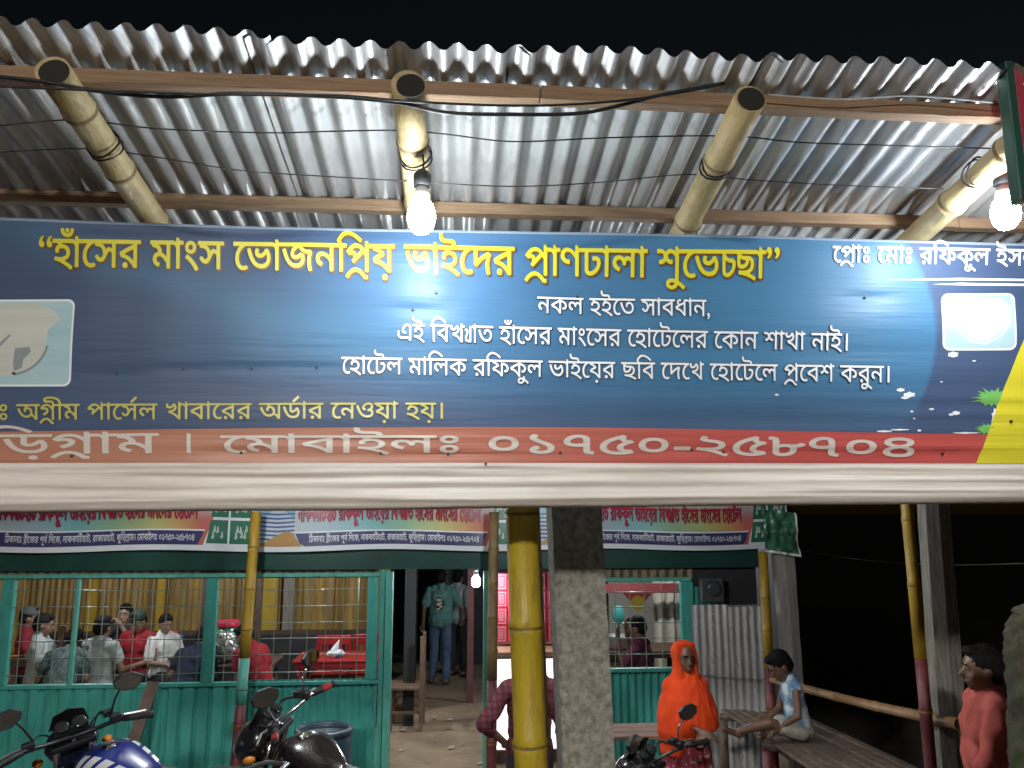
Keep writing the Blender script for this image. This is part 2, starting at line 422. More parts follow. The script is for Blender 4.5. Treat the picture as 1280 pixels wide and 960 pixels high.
# ================================================================ THE BIG BLUE BANNER
BY = 2.46
bn = thing('shop_banner', 'long blue vinyl banner with yellow and white Bengali lettering hung under the canopy', 'banner', (0,BY,2.45))
BX0, BX1 = at(-330,400,BY).x, at(1560,400,BY).x
ZT0, ZT1 = at(0,275,BY).z, at(1280,305,BY).z
ZB0, ZB1 = at(0,641,BY).z, at(1280,628,BY).z
XL, XR = at(0,400,BY).x, at(1280,400,BY).x
def ztop(x): t = (x-XL)/(XR-XL); return ZT0+(ZT1-ZT0)*t + 0.006*math.sin(x*2.3)
def zbot(x): t = (x-XL)/(XR-XL); return ZB0+(ZB1-ZB0)*t
NAILS = [(at(x_,y_,BY).x, at(x_,y_,BY).z) for x_,y_ in ((146,467),(230,462),(315,461),(396,460),(516,387),(722,370),(1083,371),(302,566),(560,568),(865,562),(1180,567))]
def wav(x, z):
    n = noise.noise
    a = 0.008*math.sin(x*1.9+z*2.0) + 0.006*n(Vector((x*1.1, z*2.5, 3.0)))
    low = max(0.0, min(1.0, (2.93-z)/0.20)); rt = 0.35+0.65*max(0.0,min(1.0,(x+0.5)/1.8))
    a += low*rt*(0.0045*n(Vector((x*0.8, z*26, 8.0))) + 0.0025*n(Vector((x*1.2, z*55, 1.0))))
    a += 0.005*n(Vector((x*0.5, z*9, 5.0))) + 0.0028*n(Vector((x*5.0, z*3.0, 9.0)))
    for (nx_,nz_) in NAILS: a += 0.004*math.exp(-(((x-nx_)/0.10)**2+((z-nz_)/0.014)**2))
    return a
def bp(px, py, d=0.0):                         # pixel on the print -> point in the banner's own frame
    p = at(px, py, BY); return Vector((p.x, wav(p.x, p.z) - d, p.z-2.45))
def sm(a, b, t): t = max(0.0, min(1.0, (t-a)/(b-a))); return t*t*(3-2*t)
def lerp3(a, b, t): return tuple(a[i]+(b[i]-a[i])*t for i in range(3))
def bcol(px, py):
    navy = (0.055,0.088,0.165); mid = (0.052,0.13,0.25); lite = (0.055,0.215,0.38); teal = (0.07,0.20,0.32)
    c = navy
    # broad lighter field with a round right end
    ex = 690; ey = 395; d = math.hypot((px-ex)/490.0, (py-ey)/150.0)
    c = lerp3(mid, c, sm(0.55,1.02,d))
    r = math.hypot(px-980, (py-420)*1.05)
    dx = max(0.0, px-985); rd = math.hypot(dx, (py-420)*1.0 if dx > 0 else 0.0)
    inside = 1.0 - sm(183, 190, rd) if dx > 0 else 1.0
    c = lerp3(c, lite, 0.62*inside*sm(560,960,px)*(1-0.5*sm(470,540,py)))
    c = lerp3(c, navy, (1-inside)*0.85)
    # diagonal soft streaks on the left half
    s = (py-300) - (px-60)*0.33; c = lerp3(c, teal, 0.38*math.exp(-(s/26.0)**2)*sm(700,300,px)*sm(-50,80,px))
    s = (py-430) + (px-250)*0.05; c = lerp3(c, lite, 0.34*math.exp(-(s/45.0)**2)*sm(150,420,px)*sm(860,600,px))
    c = lerp3(c, navy, sm(470,535,py)*0.55)
    return c
M_vinyl = vcmat('vinyl_print', 0.42, 0.28, bump=0.22, bscale=9, stretch=(0.35,1,5))
M_weave = mat('plain_vinyl_back', (0.70,0.64,0.57), 0.5, c2=(0.44,0.38,0.32), scale=3, stretch=(0.6,1,10), bump=0.3, bscale=6, contrast=(0.4,0.8))
NX, NZ = 420, 70
# printed field
mb = MB(); cols = []
for j in range(NZ+1):
    for i in range(NX+1):
        x = BX0+(BX1-BX0)*i/NX; pb = at(proj((x,BY,2.6))[0], 578, BY).z
        z = pb + (ztop(x)-pb)*j/NZ; mb.v.append((x, wav(x,z), z-2.45)); cols.append(bcol(*proj((x,BY,z))))
for j in range(NZ):
    for i in range(NX): mb.f.append((j*(NX+1)+i, j*(NX+1)+i+1, (j+1)*(NX+1)+i+1, (j+1)*(NX+1)+i)); mb.m.append(0)
o = mb.build('printed_field', M_vinyl, bn, smooth=True)
ca = o.data.color_attributes.new('print', 'FLOAT_COLOR', 'POINT')
ca.data.foreach_set('color', [q for c in cols for q in (*c, 1.0)])
# plain white turn-up wrapped round the bottom bamboo batten
mb = MB(); prof = []
for i in range(NX//2+1):
    x = BX0+(BX1-BX0)*i/(NX//2); zt = at(proj((x,BY,2.6))[0], 578, BY).z; zb = zbot(x)
    h = zt-zb; y0 = wav(x, zt)
    key = [(0.0,y0),(0.12,y0-0.004),(0.30,y0*0.6),(0.42,y0*0.4-0.014),(0.55,-0.010),(0.66,-0.022),(0.80,-0.026),(0.95,-0.016),(1.0,0.004)]
    for k in range(27):
        f_ = k/26.0; j_ = max(i2 for i2 in range(len(key)-1) if key[i2][0] <= f_+1e-9); (fa,ya_),(fb_,yb_) = key[j_],key[j_+1]
        yy = ya_+(yb_-ya_)*(f_-fa)/(fb_-fa); zz = zt-0.001-(h+0.001)*f_
        yy += (0.0055*noise.noise(Vector((x*1.1,f_*11,2)))+0.003*noise.noise(Vector((x*2.6,f_*24,5))))*min(1,f_*8)*min(1.0,(1.02-f_)*6)
        mb.v.append((x, yy, zz-2.45+0.003*noise.noise(Vector((x*1.6,f_*6,7)))*min(1,f_*6)))
    for (yy,zz) in ((0.035,zb),(0.06,zb+0.02),(0.06,zb+0.09)): mb.v.append((x,yy,zz-2.45))
nr = 30
for i in range(NX//2):
    for k in range(nr-1): mb.f.append((i*nr+k, i*nr+k+1, (i+1)*nr+k+1, (i+1)*nr+k)); mb.m.append(0)
mb.build('turned_up_hem', M_weave, bn, smooth=True)
MB().beam((BX0,0.03,ztop(BX0)-2.45-0.03),(BX1,0.03,ztop(BX1)-2.45-0.03),0.03,0.03).build('top_batten', M_purlin, bn)
MB().tube([(BX0,0.028,zbot(BX0)-2.45+0.05),(BX1,0.028,zbot(BX1)-2.45+0.05)],0.024,10).build('bottom_batten', M_bam, bn)
# edge binding seen along the top
mb = MB()
for i in range(NX//4+1):
    x = BX0+(BX1-BX0)*i/(NX//4); z = ztop(x)
    mb.v += [(x, wav(x,z)-0.0015, z-2.45-0.006),(x, wav(x,z)-0.0015, z-2.45+0.003),(x, wav(x,z)+0.02, z-2.45+0.003)]
for i in range(NX//4):
    for k in range(2): mb.f.append((i*3+k,i*3+k+1,i*3+k+4,i*3+k+3)); mb.m.append(0)
mb.build('edge_binding', mat('edge_vinyl', (0.25,0.32,0.42), 0.4), bn, smooth=True)

def shape(name, poly, m, d, fine=14.0, parent=bn):
    """flat print shape given as a pixel polygon, cut to small strips so that it follows the cloth"""
    bm = bmesh.new(); vs = [bm.verts.new((x, y, 0)) for x, y in poly]; bm.faces.new(vs)
    xs_ = [p[0] for p in poly]; ys_ = [p[1] for p in poly]
    y = min(ys_)+2.5
    while y < max(ys_): bmesh.ops.bisect_plane(bm, geom=bm.verts[:]+bm.edges[:]+bm.faces[:], plane_co=(0,y,0), plane_no=(0,1,0)); y += 3.5
    x = min(xs_)+fine
    while x < max(xs_): bmesh.ops.bisect_plane(bm, geom=bm.verts[:]+bm.edges[:]+bm.faces[:], plane_co=(x,0,0), plane_no=(1,0,0)); x += fine
    bmesh.ops.triangulate(bm, faces=bm.faces[:])
    for v in bm.verts: v.co = bp(v.co.x, v.co.y, d)
    bmesh.ops.recalc_face_normals(bm, faces=bm.faces)
    me = bpy.data.meshes.new(name); bm.to_mesh(me); bm.free(); me.materials.append(m)
    return link(name, me, parent)
def pm(name, c, c2=None): return mat('ink_'+name, c, 0.34, c2=c2, scale=3, stretch=(0.4,1,6), bump=0.08, bscale=9)
I_red = pm('red', (0.50,0.07,0.06), (0.36,0.05,0.05)); I_yel = pm('yellow', (0.70,0.62,0.04)); I_yt = pm('title_yellow', (0.66,0.60,0.03))
I_white = pm('white', (0.80,0.82,0.84)); I_dark = pm('outline', (0.012,0.02,0.05)); I_org = pm('brown_outline', (0.16,0.07,0.015))
I_green = pm('green', (0.18,0.48,0.12)); I_cream = pm('pale_white', (0.62,0.56,0.50)); I_sky = pm('pale_blue', (0.34,0.52,0.58), (0.44,0.60,0.62))
I_grey = pm('grey', (0.25,0.29,0.30)); I_paleyel = pm('pale_yellow', (0.52,0.48,0.12))
LO, HI = -340, 1570
def redtop(x): return 539.5 - 5.5*math.sin(math.pi*max(0,min(1,x/1280.0)))**1 + (4.0 if x > 640 else 0)*sm(640,1230,x)
o = shape('red_bar', [(LO+k*(1240-LO)/24.0, redtop(LO+k*(1240-LO)/24.0)) for k in range(25)] + [(1222,578.5),(LO,578.5)], vcmat('red_print', 0.42, 0.5, bump=0.15, bscale=9, stretch=(0.35,1,5)), 0.0016, 24)
ca = o.data.color_attributes.new('print', 'FLOAT_COLOR', 'POINT')
for i_, v_ in enumerate(o.data.vertices):
    t_ = sm(380, 980, proj((v_.co.x, BY, v_.co.z+2.45))[0]); ca.data[i_].color = (*lerp3((0.42,0.17,0.10), (0.50,0.085,0.075), t_), 1.0)
shape('yellow_swoosh', [(1330,330),(1300,375),(1283,412),(1270,446),(1258,478),(1246,510),(1236,540),(1229,560),(1222,579),(1560,579),(1560,330)], I_yel, 0.0022, 24)
rr = random.Random(3)
def splash(cx, cy, rx, ry, n, seed, spike=0.5):
    q = random.Random(seed); P = []
    for k in range(n):
        a = 2*math.pi*k/n; f = 1.0 + (q.uniform(0.1,spike) if k % 2 else -q.uniform(0,0.25)); P.append((cx+rx*f*math.cos(a), cy+ry*f*math.sin(a)))
    return P
shape('green_splash', splash(1242,497,18,9,34,4,0.7), I_green, 0.0019, 10)
shape('green_splash', splash(1234,536,10,5,30,6,0.8), I_green, 0.0019, 10)
shape('white_splash', splash(1246,522,6,11,16,8,0.3), I_white, 0.0017, 10)
for (x,y,a,b) in ((1192,443,8,4),(1127,487,6,3),(1138,493,9,4),(1132,497,6,2),(1166,511,4,1.5),(1141,514,2.5,1.5),(1196,516,6,3),(1190,518,4,2),(1144,523,2,1.2),(1106,539,12,1.4),(1126,537,14,1.2),(1150,538,3,1.5),(1208,541,20,1.3),(1218,451,3,1.2),(1178,477,2,1),(972,493,3,1.5)):
    shape('white_fleck', splash(x,y,a*0.8,b*0.8,12,int(x+y),0.3), I_white, 0.0017, 30)
for k, y in enumerate((349.5, 355.5)):
    shape('white_streak', [(1105+60*k,y),(1200,y-1.6),(1420,y+3.0),(1420,y+5.2),(1200,y+1.4)], I_white, 0.0017, 30)
def rrect(x0,y0,x1,y1,r,sk=0.0):
    P = []
    for cx, cy, a0 in ((x1-r,y1-r,0),(x0+r,y1-r,90),(x0+r,y0+r,180),(x1-r,y0+r,270)):
        for k in range(6):
            a = R(a0+18*k); px = cx+r*math.cos(a); py = cy+r*math.sin(a); P.append((px+sk*(y1-py)/(y1-y0), py))
    return P
for (x0_,y0_,x1_,y1_,sk) in ((-95,375,88,483,8),(1179,367,1270,438,-3)):
    shape('picture_border', rrect(x0_,y0_,x1_,y1_,9,sk), I_white, 0.0017)
    shape('picture_ground', rrect(x0_+2.5,y0_+2.5,x1_-2.5,y1_-2.5,7.5,sk), I_sky, 0.0023)
# plates of cooked duck in the two printed pictures: pale mounds, rims and garnish only
I_rim = pm('dish_rim', (0.70,0.74,0.72)); I_food = pm('pale_food', (0.60,0.60,0.54),(0.50,0.52,0.46))
def arc(cx,cy,rx,ry,a0,a1,th,n=18):
    o_ = [(cx+rx*math.cos(R(a0+(a1-a0)*k/n)), cy+ry*math.sin(R(a0+(a1-a0)*k/n))) for k in range(n+1)]
    return o_ + [(cx+(rx-th)*math.cos(R(a1-(a1-a0)*k/n)), cy+(ry-th)*math.sin(R(a1-(a1-a0)*k/n))) for k in range(n+1)]
shape('printed_dish', [(-60,383),(44,380),(62,385),(75,394),(77,400),(70,407),(62,412),(60,424),(58,440),(50,452),(36,466),(10,470),(-60,468)], I_food, 0.0029)
shape('dish_rim', arc(10,420,54,50,15,80,3), I_grey, 0.0034)
shape('garnish', [(20,436),(38,434),(40,440),(30,450),(28,460),(18,464),(17,455)], I_grey, 0.0034)
shape('dish_rim', [(-20,440),(2,428),(14,418),(15,420),(4,432),(-18,444)], I_grey, 0.0034)
shape('printed_dish', [(1196,374),(1250,374),(1262,384),(1262,404),(1252,420),(1232,431),(1212,428),(1198,416),(1190,398),(1190,384)], I_rim, 0.0029)
shape('dish_rim', arc(1226,388,34,40,30,150,2), I_sky, 0.0034)
# ---- lettering: left px, matra y / base y there, right px, base y there
def line(name, s, x0, yb0, x1, yb1, hm, m, out=None, off=0.012, outoff=0.034, d=0.0040, sx=0.0, sy=0.0):
    """hm: height in px of base line to head line (0.62 glyph units)"""
    def mp(dd, ox=0, oy=0):
        def f(s_, t_, e_=0.0):
            px = x0+(x1-x0)*s_; py = yb0+(yb1-yb0)*s_ - t_/0.622*hm
            return bp(px+ox, py+oy, dd+e_)
        return f
    o = text_mesh(name, s, mp(d), m, bn, off)
    if out: text_mesh(name+'_outline', s, mp(d-0.0016, sx, sy), out, bn, outoff, 7)
    return o
line('heading', '“হাঁসের মাংস ভোজনপ্রিয় ভাইদের প্রাণঢালা শুভেচ্ছা”', 50, 334.5, 976, 347.5, 34, I_yt, I_org, 0.013, 0.030, sx=1.2, sy=1.5)
line('notice', 'নকল হইতে সাবধান,', 672, 391, 889, 395, 20.5, I_white, I_dark, 0.008, 0.034)
line('notice', 'এই বিখ্যাত হাঁসের মাংসের হোটেলের কোন শাখা নাই।', 496, 426.5, 1063, 438, 21, I_white, I_dark, 0.008, 0.034)
line('notice', 'হোটেল মালিক রফিকুল ভাইয়ের ছবি দেখে হোটেলে প্রবেশ করুন।', 428, 467.5, 1115, 478, 20.5, I_white, I_dark, 0.008, 0.034)
line('order_line', 'বিঃ দ্রঃ অগ্রীম পার্সেল খাবারের অর্ডার নেওয়া হয়।'[5:], -22, 525, 557, 523.5, 19.5, I_paleyel, I_dark, 0.008, 0.022)
line('place_line', 'কুড়িগ্রাম', -92, 568, 198, 566, 24, I_cream, None, 0.010)
line('full_stop', '।', 222, 566, 246, 566, 24, I_cream, None, 0.0)
line('phone_line', 'মোবাইলঃ', 278, 566, 579, 566, 21, I_cream, None, 0.012)
line('phone_line', '০১৭৫০-২৫৮৭০৪', 606, 566.5, 1148, 571, 23.5, I_cream, None, 0.016)
line('owner_line', 'প্রোঃ মোঃ রফিকুল ইসলাম', 1041, 327.5, 1318, 334, 19.5, I_white, None, 0.014)
# nail heads and the little tears they leave along the fixing line
M_nail = mat('nail', (0.05,0.045,0.04), 0.5, 0.6)
for (x,y) in ((18,467),(146,467),(230,462),(315,461),(396,460),(516,387),(545,366),(722,370),(1083,371),(90,570),(302,566),(476,567),(560,568),(865,562),(905,565),(1180,567),(1263,527),(607,580),(700,566)):
    p = bp(x,y,0.0045); MB().lathe([(0.0001,-0.003),(0.0045,-0.002),(0.0045,0.004)],8,Matrix.Translation(p) @ Matrix.Rotation(R(90),4,'X')).build('nail_head', M_nail, bn)

# ================================================================ MAROON SIGN AT THE RIGHT END OF THE EAVES
SY = 1.86
a = at(1243,84,SY); b = at(1266,245,SY)
sg = thing('hanging_sign', 'maroon sign board in a dark green metal frame hung at the eaves by a lamp', 'sign', (a.x,SY,b.z))
Hs = a.z-b.z
MB().box((0.045,-0.012,0.02),(0.52,0.012,Hs-0.01)).build('panel', mat('maroon_board', (0.48,0.06,0.09), 0.4, c2=(0.36,0.045,0.07), scale=3), sg, bevel=0.003)
for (x0_,x1_,z0_,z1_) in ((0.016,0.042,-0.02,Hs+0.01),(0.523,0.56,-0.02,Hs+0.01)):
    MB().box((x0_,-0.02,z0_),(x1_,0.02,z1_)).build('frame_bar', mat('bottle_green_metal', (0.02,0.10,0.075), 0.4, c2=(0.03,0.07,0.05), scale=10), sg, bevel=0.004)
for z0_ in (-0.02, Hs-0.02):
    MB().box((0.044,-0.010,z0_+0.012),(0.521,0.010,z0_+0.022)).build('frame_bar', MATS['bottle_green_metal'], sg, bevel=0.003)
for k,(zz,s) in enumerate(((Hs-0.10,'ভাই'),(Hs-0.19,'ঠিকানা'))):
    text_mesh('lettering', s, lambda u,t,e=0,zz=zz: (0.07+u*0.26, -0.0135-e, zz+t*0.075), I_white, sg, 0.01)
MB().tube([(0.2,0,Hs+0.01),(0.2,0.06,Hs+0.09),(0.2,0.16,zr(SY+0.16)-b.z-0.02)],0.004,6).build('hanger_wire', M_cable, sg)
# ================================================================ STREET LAMP BEHIND THE CAMERA (lights the banner face and the posts)
sl = thing('street_lamp', 'tall street lamp with a flat LED head standing across the road', 'street lamp', (-1.8,-6.6,0.85))
MB().tube([(0,0,0),(0,0,4.0),(0.05,0.25,4.25),(0.2,0.9,4.35)], [0.06,0.045,0.035,0.03], 12).build('pole', mat('galvanised_pole', (0.4,0.4,0.4), 0.5, 0.7), sl, smooth=True)
MB().box((-0.08,0.85,4.32),(0.48,1.95,4.39)).build('lamp_head', mat('lamp_housing', (0.3,0.3,0.3), 0.5, 0.5), sl, bevel=0.01)
MB().box((-0.04,0.9,4.305),(0.44,1.90,4.317)).build('led_panel', mat('street_led', (1.0,0.97,0.92), 0.4, emit=780.0), sl)
# ================================================================ THE EATING HOUSE
FY = 7.5
def X(px, Y=FY): return at(px, 800, Y).x
def Z(py, Y=FY, px=570): return at(px, py, Y).z
hs = thing('eating_house', 'green tin eating house with wire mesh windows and an open doorway behind the posts', 'building', (0,FY,0))
def part(mb, name, m, **k): return wl_(mb, name, m, hs, **k)
M_floor = mat('trodden_floor', (0.34,0.245,0.16), 0.92, c2=(0.19,0.135,0.09), scale=1.8, bump=0.7, bscale=7, detail=12)
mb = MB(); nx_, ny_ = 50, 40; hx0, hx1, hy0, hy1 = -6.2, 3.6, FY-0.35, 13.2
for j in range(ny_+1):
    for i in range(nx_+1):
        x = hx0+(hx1-hx0)*i/nx_; y = hy0+(hy1-hy0)*j/ny_; mb.v.append((x, y, 0.035+0.012*noise.noise(Vector((x*1.7,y*1.7,4)))+0.006*noise.noise(Vector((x*5,y*5,1)))))
for j in range(ny_):
    for i in range(nx_): mb.f.append((j*(nx_+1)+i, j*(nx_+1)+i+1, (j+1)*(nx_+1)+i+1, (j+1)*(nx_+1)+i)); mb.m.append(0)
setting(mb.build('floor', M_floor, smooth=True))
M_inwall = mat('ochre_tin', (0.46,0.29,0.07), 0.5, c2=(0.22,0.14,0.05), scale=3, stretch=(3,3,0.5), bump=0.1)
M_dark = mat('near_black_board', (0.022,0.022,0.026), 0.7, c2=(0.035,0.033,0.035), scale=5)  # near-black, faintly mottled colour for inner walls and boards
M_valance = mat('weathered_tin', (0.24,0.19,0.11), 0.5, 0.2, c2=(0.13,0.10,0.06), scale=6)
M_lint = mat('dark_green_sheet', (0.015,0.075,0.06), 0.35, c2=(0.010,0.045,0.038), scale=2)
M_mesh = mat('mesh_wire', (0.30,0.34,0.30), 0.4, 0.6)
# outer walls and hall roof
xl, xr = -6.0, X(905)
part(corrug(X(486,11.6)-xl, 3.0, 0.085, 0.02, frame((xl,11.6,0),(1,0,0),(0,1,0),(0,0,1)), 'sine', per=6), 'back_wall', M_inwall, smooth=True)
part(corrug(4.1, 3.0, 0.085, 0.02, frame((xl,FY,0),(0,1,0),(-1,0,0),(0,0,1)), 'sine', per=6), 'side_wall', M_inwall, smooth=True)
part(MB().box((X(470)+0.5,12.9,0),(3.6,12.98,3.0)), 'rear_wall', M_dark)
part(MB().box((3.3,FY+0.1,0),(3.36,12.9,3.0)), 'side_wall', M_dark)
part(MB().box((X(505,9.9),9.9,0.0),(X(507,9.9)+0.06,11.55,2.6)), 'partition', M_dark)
part(corrug(9.8, 5.7, 0.0762, 0.02, frame((hx0,FY+0.02,2.52),(1,0,0),(0,0,1),(0,1,0)), 'sine', per=4), 'hall_roof', mat('rusty_tin', (0.12,0.10,0.085), 0.6, 0.3), smooth=True)
# lintel sheet and tin valance above the openings
zl0, zl1 = Z(711), Z(640)
part(MB().box((xl,FY-0.02,zl0),(X(952),FY+0.01,zl1)), 'lintel_board', M_lint)
zr0 = Z(719)
part(corrug(X(470)-xl, zl0-zr0+0.06, 0.092, 0.022, frame((xl,FY+0.05,zr0-0.02),(1,0,0),(0,1,0),(0,0,1)), 'sine', per=8), 'valance', M_valance, smooth=True)
part(corrug(X(872)-X(757), zl0-Z(727)+0.03, 0.085, 0.022, frame((X(757),FY+0.05,Z(727)),(1,0,0),(0,1,0),(0,0,1)), 'sine', per=8), 'valance', M_valance, smooth=True)
part(MB().box((X(860),FY+0.06,Z(760)),(X(952),FY+0.08,zl1)), 'gable_board', M_dark)
# lower walls of ribbed green sheet
zs = Z(846)
def lower(px0, px1, ptop, pitch, depth, prof, seed, y=FY):
    n = max(1, int((X(px1)-X(px0))/0.85)); 
    x0 = X(px0); wdt = (X(px1)-x0)/n
    for k in range(n):
        part(corrug(wdt+0.004, Z(ptop), pitch, depth, frame((x0+k*wdt, y+0.003*(k%2), 0.0),(1,0,0),(0,1,0),(0,0,1)), prof, per=10, nseg=4, jitter=0.008, seed=seed+k), 'wall_sheet', M_teal, smooth=(prof=='sine'))
lower(-160, 300, 849, 0.135, 0.026, 'trap', 20); lower(300, 472, 846, 0.062, 0.016, 'sine', 40); lower(755, 868, 841, 0.072, 0.024, 'sine', 60)
def bar(px0, px1, py0, py1, y0, y1, m, name='frame_post'):
    return part(MB().box((X(px0), FY+y0, Z(py1)), (X(px1), FY+y1, Z(py0))), name, m, bevel=0.006)
bar(-160,474,848,853,-0.03,0.03,M_teal,'sill'); bar(757,868,838,843,-0.035,0.03,M_teal,'sill')
bar(-160,474,715,720,-0.03,0.02,M_teal2,'head_rail'); bar(757,866,723,728,-0.03,0.02,M_teal2,'head_rail')
for a_,b_ in ((-3,13),(254,269),(458,472)): bar(a_,b_,720.6,847.5,-0.025,0.035,M_teal)
bar(90,95,720.6,847.5,-0.02,0.02,M_teal2)
bar(474,480,712,1000,-0.02,0.05,M_teal); bar(481,490,714,1000,-0.045,0.045,M_teal2,'door_jamb'); bar(604,611,714,1000,-0.04,0.04,M_teal2,'door_jamb')
bar(852,868,728.6,837.5,-0.03,0.04,M_teal)
part(corrug(X(908)-X(869), Z(736)-Z(790), 0.06, 0.016, frame((X(869),FY+0.03,Z(790)),(1,0,0),(0,1,0),(0,0,1)), 'sine', per=8), 'wall_sheet', M_teal, smooth=True)
# wire mesh in the two window openings
def mesh_panel(px0, px1, py0, py1, sx, sy, y, ox=0):
    mb = MB(); x = px0+sx*0.6+ox
    while x < px1: mb.tube([(X(x),FY+y,Z(py1)),(X(x)+random.uniform(-.012,.012),FY+y,(Z(py0)+Z(py1))/2),(X(x)+random.uniform(-.010,.010),FY+y,Z(py0))],0.0042,6); x += sx+random.uniform(-1.2,1.2)
    yy = py0+sy*0.7
    while yy < py1: mb.tube([(X(px0),FY+y-0.008,Z(yy)),(X((px0+px1)/2),FY+y-0.008,Z(yy)+random.uniform(-.016,.010)),(X(px1),FY+y-0.008,Z(yy))],0.0042,6); yy += sy
    stuff(part(mb, 'wire_mesh', M_mesh))
mesh_panel(13,90,720,848,20.6,20.4,0.0); mesh_panel(95,254,720,848,20.6,20.4,0.0); mesh_panel(269,458,720,848,20.6,20.4,0.0); mesh_panel(757,852,728,838,19.4,19.6,0.0)
# posts inside the hall, yellow boards against the tin
def inpost(px0, px1, Y, m, py0=700, py1=None, name='inner_post'):
    a_ = at(px0,800,Y).x; b_ = at(px1,800,Y).x
    part(MB().box((a_,Y-0.03,0.0 if py1 is None else at(600,py1,Y).z),(b_,Y+0.03,2.5)), name, m, bevel=0.004)
M_yel = mat('yellow_board', (0.50,0.33,0.03), 0.5, c2=(0.40,0.24,0.03), scale=4, stretch=(4,4,0.6))
for a_,b_,m in ((14,30,M_inwall),(105,117,M_yel),(193,203,M_yel),(318,345,M_yel),(352,366,M_greywood),(408,416,M_inwall)): inpost(a_,b_,11.45,m)
inpost(250,256,10.9,M_darkwood); inpost(318,325,10.4,M_darkwood)
part(MB().beam((xl+0.1,11.4,0.80),(X(470,11.4),11.4,0.78),0.05,0.06),'wall_rail',M_darkwood)
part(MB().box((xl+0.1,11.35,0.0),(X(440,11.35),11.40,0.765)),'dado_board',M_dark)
inpost(506,519,9.4,mat('very_dark_post', (0.028,0.026,0.028), 0.8)); inpost(584,592,10.4,mat('dull_red_post', (0.16,0.05,0.045), 0.7, c2=(0.09,0.04,0.04), scale=5))  # first post very dark grey, second dull red
